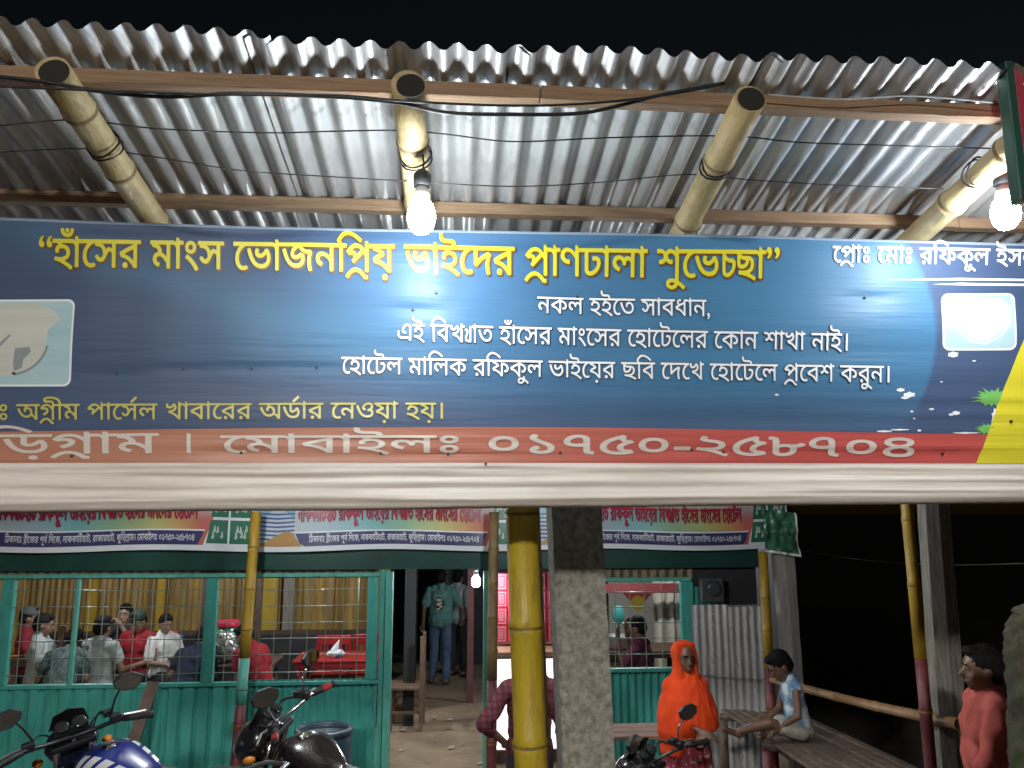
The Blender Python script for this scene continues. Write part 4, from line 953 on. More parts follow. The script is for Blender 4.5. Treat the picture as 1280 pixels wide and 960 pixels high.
o = mb.build('foil_bundle',mat('crumpled_foil',(0.5,0.48,0.45),0.25,0.75),None,loc=(pj.x+0.02,tb[2].y-0.12,jz-0.0)); tag(o,'crumpled silvery bundle wrapped in clear plastic in front of the jar','bundle')
for i,(px,k,c) in enumerate(((172,1,(0.7,0.7,0.68)),(186,1,(0.55,0.05,0.08)),(20,0,(0.62,0.36,0.05)),(75,0,(0.7,0.7,0.7)),(268,2,(0.75,0.75,0.75)))):
    t = tb[k]; q = at(px,830,t.y-0.12)
    o = MB().lathe([(0.05,0.0),(0.07,0.005),(0.12,0.03),(0.117,0.034),(0.06,0.012),(0.001,0.01)],20).build('plate',mat('plate_%d'%i,c,0.3),None,smooth=True,loc=(q.x,t.y-0.12,t.z+0.001))
    tag(o,['white plate on the table before the man in dark red','crimson plate on the table before the man in white','yellow plate on the table at the end of the mesh window','white plate by the man holding his hand to his mouth','white plate beside the silvery bundle'][i],'plate')
# small window: cooking corner
YW = 9.6
p0 = at(757,830,YW); p1 = at(850,830,YW)
wb = thing('wall_board','white printed board with a red and yellow badge hung on the back wall','board',(at(800,760,12.85).x,12.85,at(800,760,12.85).z))
MB().box((-0.52,-0.02,-0.65),(0.42,0.02,0.75)).build('panel',mat('board_white',(0.62,0.58,0.50),0.5),wb)
MB().box((-0.5,-0.026,0.42),(0.4,-0.021,0.73)).build('printed_strip',mat('board_green',(0.20,0.36,0.30),0.5,c2=(0.55,0.55,0.5),scale=12),wb)
MB().prism([(-0.34,-0.026,0.30),(0.26,-0.026,0.30),(-0.04,-0.026,-0.02)],(0,0.004,0)).build('red_badge',mat('badge_red',(0.55,0.06,0.04),0.5),wb)
MB().lathe([(0.12,0),(0.001,0.003)],20,Matrix.Translation((-0.04,-0.027,0.08)) @ Matrix.Rotation(R(90),4,'X')).build('yellow_badge',mat('badge_yellow',(0.65,0.5,0.05),0.5),wb)
cw_ = thing('hanging_cloth','pale cream cloths hung from a line behind the small window','cloth',(at(825,740,10.6).x,10.6,at(825,845,10.6).z))
for k,(x0_,x1_,zt_) in enumerate(((-0.10,0.18,1.45),(0.20,0.46,1.4))):
    mb = MB(); N = 14
    for j in range(N+1):
        for i in range(N+1):
            u=i/N; v=j/N; mb.v.append((x0_+(x1_-x0_)*u+0.02*noise.noise(Vector((u*3,v*3,k))), 0.03*math.sin(u*11+k)*(0.4+0.6*(1-v))+0.02*noise.noise(Vector((u*4,v*4,k+3))), 0.45*k*0.3+(zt_-0.0)*v))
    for j in range(N):
        for i in range(N): mb.f.append((j*(N+1)+i, j*(N+1)+i+1, (j+1)*(N+1)+i+1, (j+1)*(N+1)+i)); mb.m.append(0)
    mb.build('cloth',mat('cream_cloth',(0.60,0.55,0.46),0.9,c2=(0.48,0.43,0.35),scale=5),cw_,smooth=True)
MB().tube([(-0.3,0,1.46),(0.7,0,1.42)],0.006,6).build('line',M_cable,cw_)
kt = ptable('kitchen_table','cooking table crowded with pots behind the small window',(at(785,830,YW).x,YW,0.035),1.3,0.6,0.80,M_darkwood)
zk = 0.836
for i,(px,r_,h_,c,mtl,lab) in enumerate(((770,0.13,0.16,(0.55,0.55,0.55),0.8,'dented aluminium pot on the cooking table next to the wire mesh'),(786,0.16,0.12,(0.45,0.42,0.40),0.7,'wide flat aluminium pan on the cooking table'),(765,0.15,0.09,(0.30,0.2,0.15),0.2,'brown bowl of food on the cooking table'))):
    q = at(px,830,YW); o = MB().lathe([(r_*0.7,0),(r_,0.03),(r_,h_-0.01),(r_*1.06,h_),(r_*0.98,h_+0.004),(r_*0.9,h_-0.03),(0.001,h_-0.04)],22).build('cooking_pot',mat('pot_%d'%i,c,0.35,mtl),None,smooth=True,loc=(q.x,YW-0.05+0.12*i-0.1,zk)); tag(o,lab,'pot')
pf = thing('plastic_fan','round turquoise plastic hand fan propped among the cooking pots','fan',(at(771,800,9.75).x,9.75,zk))
MB().lathe([(0.001,0.012),(0.12,0.01),(0.13,0.0),(0.12,-0.01),(0.001,-0.012)],24,Matrix.Translation((0.03,0,0.36)) @ Matrix.Rotation(R(80),4,'X') @ Matrix.Scale(0.85,4) @ Matrix.Scale(0.7,4,(1,0,0))).build('blade',mat('turquoise',(0.04,0.26,0.24),0.5),pf,smooth=True)
MB().tube([(0,0,0.0),(0.03,0,0.27)],0.012,8).build('handle',MATS['turquoise'],pf)
rb = MB().box((0,0,0),(1.5,0.05,0.12)).build('red_beam',mat('beam_red',(0.22,0.04,0.04),0.6),None,loc=(at(757,735,10.2).x-0.2,10.2,at(757,742,10.2).z)); tag(rb,'dull red beam crossing high behind the small window','beam')
# scraps of paper on the doorway floor
rs = random.Random(5)
for i in range(18):
    px = rs.uniform(500,602); py = rs.uniform(868,958); p = onz(px,py,0.05); s_ = rs.uniform(0.012,0.04)
    mb = MB(); n_ = 6; pts = [(s_*rs.uniform(0.6,1.3)*math.cos(a_*math.tau/n_)*1.4, s_*rs.uniform(0.4,1.0)*math.sin(a_*math.tau/n_), rs.uniform(0.0,0.010)) for a_ in range(n_)]
    mb.prism([Vector(q) for q in pts],(0,0,0.003))
    o = mb.build('paper_scrap',mat('scrap_%d'%(i%3),((0.36,0.32,0.26),(0.26,0.21,0.155),(0.46,0.43,0.38))[i%3],0.9),None,loc=(p.x,p.y,0.046)); o.rotation_euler=(0,0,rs.uniform(0,6)); tag(o,'torn paper scrap lying on the doorway floor','paper','paper scraps on the doorway floor')
cable([(1000,688),(1080,700),(1180,706),(1290,704)], 9.0, 0.006, 'wire', 'faint wire crossing the darkness beyond the bamboo bench', mat('pale_wire',(0.5,0.5,0.5),0.5))
pt = None
for k,t_ in enumerate((tb[0],tb[0],tb[1],tb[1],tb[1],tb[2])):
    dx = (-0.25,0.18,-0.3,0.05,0.32,-0.3)[k]; dy = (0.1,-0.05,0.12,0.18,-0.02,0.05)[k]
    if pt is None:
        pt = MB().lathe([(0.03,0),(0.032,0.004),(0.038,0.11),(0.036,0.111),(0.029,0.008),(0.001,0.006)],18).build('tumbler', mat('steel_tumbler',(0.6,0.6,0.6),0.25,0.9), None, smooth=True)
        tag(pt,'small steel drinking tumbler on a dining table','tumbler','steel tumblers on the dining tables'); o = pt
    else: o = pt.copy(); col.objects.link(o)
    o.location = (t_.x+dx, t_.y+dy, t_.z+0.001)
jg = vessel('water_jug','tall blue plastic water jug on the table before the man in white','jug',(tb[1].x+0.2,tb[1].y+0.14,tb[1].z+0.001),[(0.06,0),(0.065,0.01),(0.075,0.12),(0.062,0.19),(0.066,0.21)],mat('jug_blue',(0.05,0.16,0.36),0.3),([(0.067,0.211),(0.06,0.225),(0.001,0.23)],mat('lid_red',(0.6,0.02,0.06),0.4)))
MB().tube([(0.06,0,0.19),(0.115,0,0.17),(0.12,0,0.09),(0.072,0,0.05)],0.008,8).build('handle',MATS['jug_blue'],jg,smooth=True)
# ================================================================ PEOPLE
def remesh(mb, voxel, smooth=3, amp=0.0, freq=10.0, squash=(1,1,1), seed=0):
    me = bpy.data.meshes.new('t'); me.from_pydata(mb.v, [], mb.f); o = bpy.data.objects.new('t', me); col.objects.link(o)
    bm = bmesh.new(); bm.from_mesh(me); bmesh.ops.recalc_face_normals(bm, faces=bm.faces); bm.to_mesh(me); bm.free()
    r = o.modifiers.new('r', 'REMESH'); r.mode = 'VOXEL'; r.voxel_size = voxel
    if smooth: q = o.modifiers.new('s', 'SMOOTH'); q.factor = 0.5; q.iterations = smooth
    bpy.context.view_layer.update(); dg = bpy.context.evaluated_depsgraph_get(); out = bpy.data.meshes.new_from_object(o.evaluated_get(dg))
    bpy.data.objects.remove(o); bpy.data.meshes.remove(me)
    if amp:
        ns = [v.normal.copy() for v in out.vertices]
        for v, n in zip(out.vertices, ns):
            p = v.co; k = noise.noise(Vector((p.x*squash[0]+seed, p.y*squash[1], p.z*squash[2]))*freq); k2 = noise.noise(Vector((p.x*squash[0]*2.3, p.y*squash[1]*2.3+seed, p.z*squash[2]*2.3))*freq)
            v.co = p + n*amp*((1-abs(k)*2.2) + 0.5*k2)
    out.polygons.foreach_set('use_smooth', [True]*len(out.polygons)); out.materials.clear(); return out
def skinm(k=0): 
    c = ((0.20,0.11,0.07),(0.15,0.08,0.05),(0.25,0.145,0.095),(0.10,0.055,0.038))[k]
    return mat('skin_%d'%k, c, 0.5, c2=tuple(q*0.8 for q in c), scale=9, bump=0.05)
M_hair = mat('black_hair', (0.008,0.007,0.007), 0.75, bump=0.6, bscale=90, stretch=(1,1,0.3), spec=0.15)
M_eye = mat('eye_white', (0.22,0.20,0.19), 0.35); M_iris = mat('eye_dark', (0.01,0.008,0.007), 0.2); M_lip = mat('lips', (0.16,0.06,0.05), 0.45)
def cloth(name, c, c2=None, sc_=14): return mat('cloth_'+name, c, 0.85, c2=c2 or tuple(q*0.8 for q in c), scale=sc_, bump=0.15, bscale=90, spec=0.2)
ARMS = {'down': ((0.235,-0.03,1.09),(0.25,0.04,0.84)), 'table': ((0.24,0.06,1.09),(0.13,0.30,1.06)), 'mouth': ((0.23,0.16,1.13),(0.07,0.20,1.42)),
        'lap': ((0.25,0.0,1.09),(0.12,0.20,0.96)), 'fold': ((0.24,0.02,1.08),(0.02,0.22,1.02)), 'hip': ((0.36,-0.10,1.12),(0.19,0.03,0.96)), 'out': ((0.31,0.05,1.09),(0.30,0.22,0.90)),
        'raise': ((0.22,0.20,1.27),(0.16,0.16,1.52)), 'swing': ((0.23,-0.10,1.10),(0.25,-0.02,0.86))}
def person(label, loc, rz, s=1.0, sit=None, lean=0.0, side=0.0, armL='down', armR='down', head=(0,0), shirt=None, sleeve=0.55, legs=None, skirt=False, skin=0, vox=0.013, hair=True, legpose=None, hem=0.80, cap=None, sleeveless=False, fat=1.0, extra=None, kurta=False, shw=0.165, hsc=1.0):
    hs = s*hsc
    t = thing('person', label, 'person', loc, rz)
    up = Vector((0,0,(sit+0.10 if sit is not None else 0.90)/1.0)) if sit is None else Vector((0,0,sit/s+0.10))
    dz = up.z - 0.90
    Rt = Matrix.Rotation(side, 3, 'Y') @ Matrix.Rotation(-lean, 3, 'X')
    piv = Vector((0,0,up.z))
    def T(p): return (piv + Rt @ (Vector(p) + Vector((0,0,dz)) - piv))*s          # torso frame
    neck = T((0,0.0,1.40)); hc = T((0,0.025,1.525))
    Rh = Rt @ Matrix.Rotation(head[0], 3, 'Z') @ Matrix.Rotation(head[1], 3, 'X')
    np_ = T((0,0,1.42))
    def Hd(p): return np_ + (Rh @ (Vector(p)-Vector((0,0,1.42))))*hs               # head frame (upright numbers)
    sL, sR = T((-shw,0,1.335)), T((shw,0,1.335))
    def arm(a, sg):
        e, w_ = (ARMS[a] if isinstance(a, str) else a); return T((e[0]*sg,e[1],e[2])), T((w_[0]*sg,w_[1],w_[2]))
    eL, wL = arm(armL,-1); eR, wR = arm(armR,1)
    hips = [Vector((sg*0.085,0,up.z-0.03))*s for sg in (-1,1)]
    if legpose: kn = [Vector(p)*s for p in legpose[0]]; an = [Vector(p)*s for p in legpose[1]]; toe = [Vector(p)*s for p in legpose[2]]
    elif sit is not None:
        kn = [Vector((sg*0.12,0.43,up.z-0.02))*s for sg in (-1,1)]; an = [Vector((sg*0.12,0.40,0.08/s))*s for sg in (-1,1)]; toe = [a_+Vector((0,0.15,-0.045))*s for a_ in an]
    else:
        kn = [Vector((sg*0.10,0.03,0.47))*s for sg in (-1,1)]; an = [Vector((sg*0.11,0,0.08))*s for sg in (-1,1)]; toe = [a_+Vector((0.01,0.15,-0.045))*s for a_ in an]
    b = MB()
    # head: skull, jaw, brow, nose, lips, ears
    b.ell(Hd((0,0.0,1.545)), (0.074*hs,0.094*hs,0.098*hs), Rh, 20); b.ell(Hd((0,0.035,1.485)), (0.056*hs,0.060*hs,0.074*hs), Rh, 16); b.ell(Hd((0,0.066,1.435)), (0.026*hs,0.022*hs,0.02*hs), Rh, 10)
    b.cap(Hd((0,0.092,1.535)), Hd((0,0.112,1.498)), 0.009*hs, 0.015*hs, 8); b.cap(Hd((-0.034,0.080,1.557)), Hd((0.034,0.080,1.557)), 0.014*hs, None, 8)
    b.ell(Hd((0,0.090,1.462)), (0.024*hs,0.014*hs,0.011*hs), Rh, 10)
    for sg in (-1,1): b.ell(Hd((sg*0.077,-0.008,1.515)), (0.011*hs,0.020*hs,0.031*hs), Rh, 10); b.ell(Hd((sg*0.040,0.058,1.498)),(0.022*hs,0.022*hs,0.022*hs),Rh,10)
    b.cap(T((0,-0.012,1.36)), Hd((0,-0.008,1.46)), 0.056*s, 0.052*s)
    b.cap(T((-0.07,-0.005,1.325)), T((0.07,-0.005,1.325)), 0.060*s); b.ell(T((0,0,1.20)), (0.14*s,0.09*s,0.17*s), Rt); b.ell(T((0,0,1.0)), (0.13*s,0.09*s,0.17*s), Rt)
    for sh_, e, w_, sg in ((sL,eL,wL,-1),(sR,eR,wR,1)):
        b.cap(sh_, e, 0.046*s, 0.037*s); b.cap(e, w_, 0.037*s, 0.026*s)
        d = (w_-e).normalized(); x_ = d.cross(Vector((0,0,1)) if abs(d.z) < 0.9 else Vector((0,1,0))).normalized(); n_ = d.cross(x_)
        pc = w_ + d*0.05*s; b.cap(w_+d*0.01*s, pc, 0.026*s, 0.030*s); b.cap(pc-x_*0.018*s, pc+x_*0.018*s, 0.021*s)
        for k,(o_,L_) in enumerate(((-0.030,0.062),(-0.010,0.072),(0.010,0.068),(0.029,0.052))):
            p0 = pc+x_*o_*s+d*0.016*s; p1 = p0+d*L_*0.55*s+n_*0.010*s; p2 = p1+d*L_*0.30*s+n_*0.024*s; b.cap(p0,p1,0.0095*s,0.009*s,8); b.cap(p1,p2,0.009*s,0.0075*s,8)
        p0 = w_+d*0.025*s+x_*0.022*s*sg; p1 = p0+x_*0.026*s*sg+d*0.028*s+n_*0.012*s; b.cap(p0,p1,0.0125*s,0.010*s,8); b.cap(p1,p1+d*0.026*s+n_*0.01*s,0.010*s,0.008*s,8)
    for h_, k_, a_, t_ in zip(hips, kn, an, toe):
        b.cap(h_, k_, 0.072*s, 0.05*s); b.cap(k_, k_.lerp(a_,0.35), 0.05*s, 0.052*s); b.cap(k_.lerp(a_,0.35), a_, 0.052*s, 0.034*s); b.cap(a_+Vector((0,-0.02,-0.03))*s, t_, 0.036*s, 0.028*s)
    me = remesh(b, vox*0.8, 2); me.materials.append(skinm(skin)); link('body', me, t)
    for sg in (-1,1):
        MB().ell(Hd((sg*0.032,0.0835,1.533)), (0.0135*hs,0.008*hs,0.0065*hs), Rh, 10).build('eye', M_eye, t, smooth=True)
        MB().ell(Hd((sg*0.032,0.0895,1.533)), (0.006*hs,0.004*hs,0.006*hs), Rh, 8).build('iris', M_iris, t, smooth=True)
        MB().cap(Hd((sg*0.016,0.0955,1.556)), Hd((sg*0.047,0.086,1.558)), 0.0045*hs, 0.003*hs, 6).build('eyebrow', M_hair, t)
    MB().ell(Hd((0,0.1025,1.4655)), (0.020*hs,0.006*hs,0.0045*hs), Rh, 10).build('upper_lip', M_lip, t, smooth=True)
    MB().ell(Hd((0,0.1020,1.4575)), (0.018*hs,0.006*hs,0.0048*hs), Rh, 10).build('lower_lip', M_lip, t, smooth=True)
    if hair:
        h = MB(); h.ell(Hd((0,-0.018,1.572)), (0.082*hs,0.096*hs,0.088*hs), Rh, 20); h.ell(Hd((0,-0.05,1.53)), (0.078*hs,0.062*hs,0.085*hs), Rh, 16); h.ell(Hd((0,0.045,1.625)), (0.06*hs,0.045*hs,0.026*hs), Rh, 12)
        me = remesh(h, vox*0.7, 1, 0.005*s, 48); me.materials.append(M_hair); link('hair', me, t)
    if cap:
        h = MB(); h.ell(Hd((0,-0.008,1.60)), (0.088*hs,0.104*hs,0.068*hs), Rh, 20); h.ell(Hd((0,-0.004,1.585)), (0.091*hs,0.107*hs,0.03*hs), Rh, 20)
        me = remesh(h, vox*0.8, 2, 0.002, 20); me.materials.append(cap); link('cap', me, t)
    if shirt:
        c = MB(); f = fat
        c.cap(T((-0.125,-0.005,1.335)), T((0.125,-0.005,1.335)), 0.064*s); c.ell(T((0,0.0,1.22)), (0.172*s*f,0.112*s*f,0.17*s), Rt, 18); c.ell(T((0,0.005,1.06)), (0.16*s*f,0.115*s*f,0.19*s), Rt, 18)
        c.ell(T((0,0.0,hem+0.12)), (0.168*s*f,0.122*s*f,0.14*s), Rt, 18)
        c.cap(T((0,-0.012,1.36)), T((0,-0.016,1.405)), 0.072*s, 0.062*s); c.cap(T((-0.085,-0.01,1.37)), T((0.085,-0.01,1.37)), 0.055*s)
        if kurta:
            hp = T((0,0,0.9)); 
            c.tube([T((0,0,1.0)),T((0,0,0.75)),T((0,0.01,0.50))],[0.165*s,0.185*s,0.215*s],20,squash=0.72)
        if not sleeveless:
            for sh_, e, w_ in ((sL,eL,wL),(sR,eR,wR)):
                if sleeve <= 1.0: q = sh_.lerp(e, sleeve*1.0); c.cap(sh_, q, 0.062*s, 0.060*s)
                else: q = e.lerp(w_, sleeve-1.0); c.cap(sh_, e, 0.062*s, 0.050*s); c.cap(e, q, 0.050*s, 0.040*s)
        me = remesh(c, vox, 2, 0.012*s, 7.0, (1.4,1.4,1.1), seed=loc[0]*3); me.materials.append(shirt); link('shirt', me, t)
    if skirt:
        c = MB(); z0 = up.z
        c.tube([Vector((0,0,z0+0.10))*s,Vector((0,0,z0-0.1))*s,Vector((0,0.01,0.45))*s,Vector((0,0.01,0.06))*s],[0.15*s,0.19*s,0.22*s,0.26*s],24,squash=0.75)
        me = remesh(c, vox, 2, 0.016*s, 7.0, (2.2,2.2,0.25)); me.materials.append(legs); link('skirt', me, t)
    elif legs:
        c = MB(); c.ell(Vector((0,0,up.z))*s, (0.15*s,0.115*s,0.13*s), None, 16)
        for h_, k_, a_ in zip(hips, kn, an): c.cap(h_, k_, 0.088*s, 0.070*s); c.cap(k_, k_.lerp(a_,0.92), 0.068*s, 0.056*s)
        me = remesh(c, vox, 3, 0.006*s, 10.0); me.materials.append(legs); link('trousers', me, t)
    for h_, t_ in zip(an, toe):
        if sit is None and not legpose: MB().box((t_.x-0.045*s,h_.y-0.07*s,0.0),(t_.x+0.045*s,t_.y+0.05*s,0.022*s)).build('sandal', M_black, t, bevel=0.008)
    if extra: extra(t, T, Hd, s, Rh, Rt)
    return t
C_dark = cloth('charcoal',(0.035,0.035,0.04)); C_navy = cloth('navy',(0.02,0.03,0.05)); C_white = cloth('off_white',(0.62,0.60,0.58)); C_grey = cloth('grey',(0.34,0.36,0.36))
C_maroon = cloth('maroon',(0.20,0.022,0.035)); C_red = cloth('red',(0.27,0.02,0.028)); C_jean = cloth('denim',(0.09,0.14,0.22),(0.05,0.09,0.15),6); C_wine = cloth('wine',(0.13,0.03,0.06))
C_teal = cloth('teal_tee',(0.11,0.25,0.23)); C_pale = cloth('pale_blue',(0.35,0.44,0.46)); C_coral = cloth('coral',(0.62,0.14,0.115),(0.50,0.10,0.085)); C_oran = cloth('orange',(0.70,0.065,0.012),(0.60,0.05,0.01),5)
def H0(px, py, Y): return at(px, py, Y)
# --- men at the tables behind the mesh (top of head pixel, distance)
def seated(px, ptop, Y, label, rz, s=1.0, seat=0.45, **k):
    p = at(px, ptop, Y); top = seat + s*(0.10+0.735) ; q = p.z - 0.035 - top; sc2 = s
    if abs(q) < 0.25 and not k.get('lean'): sc2 = (p.z-0.035-seat)/0.835
    person(label, (p.x, Y, 0.035), rz, sc2, sit=seat, legs=k.pop('legs', C_dark), **k)
    # stool under each diner
    st_ = thing('stool', 'small round plastic stool under the '+label[0].lower()+label[1:].split(' at ')[0].split(' with ')[0].split(' bending')[0], 'stool', (p.x, Y, 0.035))
    MB().lathe([(0.16,seat-0.03),(0.165,seat-0.015),(0.15,seat-0.004),(0.001,seat)],18).build('seat', M_red, st_, smooth=True)
    for a_ in range(4): g = R(45+90*a_); MB().tube([(0.17*math.cos(g),0.17*math.sin(g),0),(0.13*math.cos(g),0.13*math.sin(g),seat-0.03)],0.018,8).build('leg', M_red, st_)
C_cap = cloth('cap_grey',(0.10,0.11,0.11)); C_cap2 = cloth('cap_green',(0.035,0.055,0.045))
seated(37,761,9.9,'man in a grey cap and maroon shirt with folded arms', R(-70), armL='table', armR='table', shirt=C_maroon, cap=C_cap, head=(0,-0.1))
seated(53,769,9.35,'man in a pale grey shirt with a hand to his mouth', R(-75), armL='mouth', armR='table', shirt=C_grey, head=(0.1,-0.2), sleeve=0.7)
seated(129,772,9.0,'man in a grey shirt with his back to the mesh', R(-20), armL='table', armR='table', shirt=C_grey, head=(0.2,-0.1))
seated(157,757,10.1,'man in a dark shirt with both hands near his face', R(175), armL='mouth', armR='mouth', shirt=C_dark, head=(0.15,0.0), skin=2)
seated(176,764,9.65,'man in a dark red shirt with a dark green cap', R(170), armL='table', armR='table', shirt=C_red, cap=C_cap2, head=(-0.1,-0.35))
seated(207,769,9.7,'man in a white open collared shirt with his head bowed', R(-125), armL='table', armR='table', shirt=C_white, head=(-0.3,-0.25), sleeve=0.8, skin=2)
seated(232,806,8.75,'man in dark navy bending low over the table', R(-10), lean=0.65, s=0.98, armL='table', armR='table', shirt=C_navy, head=(0,-0.1))
seated(74,808,8.7,'man in a charcoal patterned shirt bending over his plate', R(5), lean=0.65, s=0.98, armL='table', armR='table', shirt=cloth('charcoal_print',(0.03,0.05,0.05),(0.12,0.16,0.15),30), head=(0,-0.1))
seated(333,788,8.75,'man in a bright red shirt with his back hunched', R(60), lean=0.50, s=0.98, armL='table', armR='table', shirt=C_red, head=(0.2,-0.1))
# --- man in the teal T-shirt walking in through the doorway
p = onz(549,855,0.04); Yd = p.y; top = at(549,711,Yd).z
def tee_print(t, T, Hd, s, Rh, Rt):
    cream = mat('tee_print',(0.62,0.55,0.42),0.8); dk = mat('tee_print_dark',(0.03,0.02,0.02),0.8)
    def pl(name, cx, cz, rx, rz_, m, d, n=14, sd=1):
        q = random.Random(sd); V = []; 
        for k in range(n):
            a_ = math.tau*k/n; f_ = q.uniform(0.8,1.15); V.append(T((cx+rx*f_*math.cos(a_), -0.128-d, cz+rz_*f_*math.sin(a_))))
        mbp = MB(); mbp.prism(V, (0,0.004,0)); mbp.build(name, m, t)
    pl('shirt_print', 0.0, 1.155, 0.062, 0.092, dk, 0.0, 16, 2)
    for i,(cx,cz,rx,rz_) in enumerate(((-0.01,1.21,0.04,0.022),(0.018,1.17,0.03,0.018),(-0.02,1.15,0.03,0.02),(0.02,1.12,0.028,0.018),(-0.015,1.085,0.034,0.012))): pl('shirt_print', cx, cz, rx, rz_, cream, 0.005, 11, i+3)
    for k in range(8):
        x_ = -0.075+0.021*k; MB().beam(T((x_,-0.126,1.265-0.004*(k%2))), T((x_+0.004,-0.126,1.30-0.012*(k%3))), 0.007, 0.006).build('shirt_lettering', mat('tee_letter',(0.45,0.55,0.52),0.8), t)
person('man in a teal T-shirt and jeans walking into the doorway, seen from behind', (p.x,Yd,0.04), R(-4), (top-0.04)/1.655, armL='swing', armR='out', shirt=C_teal, sleeve=0.75, legs=C_jean, hem=0.80, fat=1.08, vox=0.012, head=(0.1,0.0), extra=tee_print,
       legpose=[[(-0.09,0.05,0.47),(0.10,0.02,0.47)],[(-0.11,0.02,0.08),(0.11,-0.16,0.11)],[(-0.12,0.17,0.035),(0.13,-0.03,0.035)]])
p2 = at(572,800,Yd+0.55); person('man in a pale blue shirt standing beyond the man in teal', (p2.x,Yd+0.55,0.04), R(-30), (top-0.04)/1.66*0.97, armL='down', armR='swing', shirt=C_pale, sleeve=1.5, legs=C_dark)
# --- man in a checked shirt at the counter
def plaid():
    m = mat('cloth_plaid',(0.12,0.035,0.045),0.85,spec=0.2); n = m.node_tree.nodes; l = m.node_tree.links; tc = n.new('ShaderNodeTexCoord'); prev = None
    mix = None
    for ax, s_ in (('X',26),('Z',26)):
        wv_ = n.new('ShaderNodeTexWave'); wv_.bands_direction = ax; wv_.inputs['Scale'].default_value = s_/3.2; wv_.inputs['Distortion'].default_value = 0.6; l.new(tc.outputs['Object'], wv_.inputs['Vector'])
        mr = n.new('ShaderNodeMapRange'); mr.inputs['From Min'].default_value = 0.55; mr.inputs['From Max'].default_value = 0.85; l.new(wv_.outputs['Fac'], mr.inputs['Value'])
        mx = n.new('ShaderNodeMix'); mx.data_type = 'RGBA'; mx.inputs[7].default_value = (0.18,0.07,0.08,1) if ax == 'X' else (0.05,0.02,0.03,1)
        if mix is None: mx.inputs[6].default_value = (0.13,0.03,0.042,1)
        else: l.new(mix.outputs[2], mx.inputs[6])
        mu = n.new('ShaderNodeMath'); mu.operation = 'MULTIPLY'; mu.inputs[1].default_value = 0.6; l.new(mr.outputs['Result'], mu.inputs[0]); l.new(mu.outputs[0], mx.inputs[0]); mix = mx
    l.new(mix.outputs[2], n['Principled BSDF'].inputs['Base Color']); return m
YP = 5.35; q = at(664,803,YP); person('man in a maroon checked shirt at the counter, seen from behind the bamboo post', (at(662,900,YP).x,YP,gz(YP)), R(8), (q.z-gz(YP))/1.655, armL='hip', armR='down', shirt=plaid(), sleeve=1.35, legs=C_dark, vox=0.012, head=(-0.15,-0.05))
# --- diner with a raised fist behind the small window
YF = 8.55; q = at(797,772,YF); person('diner in a wine shirt raising his fist behind the small window', (at(806,800,YF).x,YF,0.035), R(62), (q.z-0.035-0.45)/0.835, sit=0.45, lean=0.12, armL=((0.20,0.16,1.16),(0.12,0.20,1.44)), armR=((0.22,0.18,1.22),(0.10,0.16,1.52)), shirt=C_wine, sleeve=0.7, legs=C_dark, vox=0.010, head=(0.1,-0.1))
st_ = thing('stool','low wooden stool under the diner raising his fist','stool',(at(806,800,YF).x,YF,0.035))
MB().box((-0.17,-0.17,0.41),(0.17,0.17,0.448)).build('seat',M_darkwood,st_,bevel=0.006)
for a_ in (-1,1):
    for b_ in (-1,1): MB().box((a_*0.14-0.02,b_*0.14-0.02,0),(a_*0.14+0.02,b_*0.14+0.02,0.409)).build('leg',M_darkwood,st_)
# --- woman in an orange headscarf
YWm = 5.7; q = at(852,800,YWm); gw_ = gz(YWm); sw_ = (q.z-gw_)/1.665
M_dress = mat('cloth_dress',(0.24,0.035,0.05),0.85,c2=(0.62,0.42,0.42),scale=34,contrast=(0.56,0.66),bump=0.15,bscale=80,spec=0.2)
def scarf(t, T, Hd, s, Rh, Rt):
    c = MB()
    c.ell(Hd((0,-0.028,1.555)), (0.094*s,0.096*s,0.108*s), Rh, 22)             # over the crown, face left free in front
    c.ell(Hd((0,-0.02,1.47)), (0.088*s,0.088*s,0.10*s), Rh, 18)
    c.cap(Hd((-0.075,0.030,1.50)), Hd((-0.06,0.060,1.395)), 0.022*s, 0.028*s); c.cap(Hd((0.075,0.030,1.50)), Hd((0.06,0.060,1.395)), 0.022*s, 0.028*s)
    c.cap(Hd((-0.05,0.045,1.372)), Hd((0.05,0.045,1.372)), 0.045*s)
    c.cap(Hd((-0.06,0.020,1.632)), Hd((0.06,0.020,1.632)), 0.026*s)
    for sg in (-1,1): c.cap(Hd((sg*0.06,0.020,1.63)), Hd((sg*0.084,0.028,1.50)), 0.026*s, 0.020*s)
    c.cap(T((-0.105,-0.01,1.30)), T((0.105,-0.01,1.30)), 0.088*s)
    c.cap(T((-0.03,0.0,1.37)), T((0.03,0.0,1.37)), 0.085*s)
    c.tube([T((0,0,1.40)),T((0,0.0,1.33)),T((0,0.01,1.22)),T((0,0.02,1.10)),T((0,0.03,1.0)),T((-0.01,0.03,0.96))],[0.10*s,0.155*s,0.215*s,0.245*s,0.25*s,0.24*s],28,squash=0.80)
    c.tube([T((0.06,0.0,1.1)),T((0.12,0.03,0.95)),T((0.150,0.03,0.80))],[0.17*s,0.135*s,0.09*s],18,squash=0.75)
    me = remesh(c, 0.009, 4, 0.008*s, 7.0, (2.2,2.2,0.6), seed=3); me.materials.append(C_oran); link('headscarf', me, t)
person('woman in a bright orange headscarf and speckled crimson dress', (at(858,900,YWm).x,YWm,gw_), R(188), sw_, armL=((0.19,0.05,1.08),(0.02,0.24,1.00)), armR=((0.19,0.05,1.08),(-0.02,0.26,1.02)), shw=0.125, shirt=None, legs=M_dress, skirt=True, skin=1, vox=0.011, hair=False, kurta=True, extra=scarf, head=(0.0,-0.03))
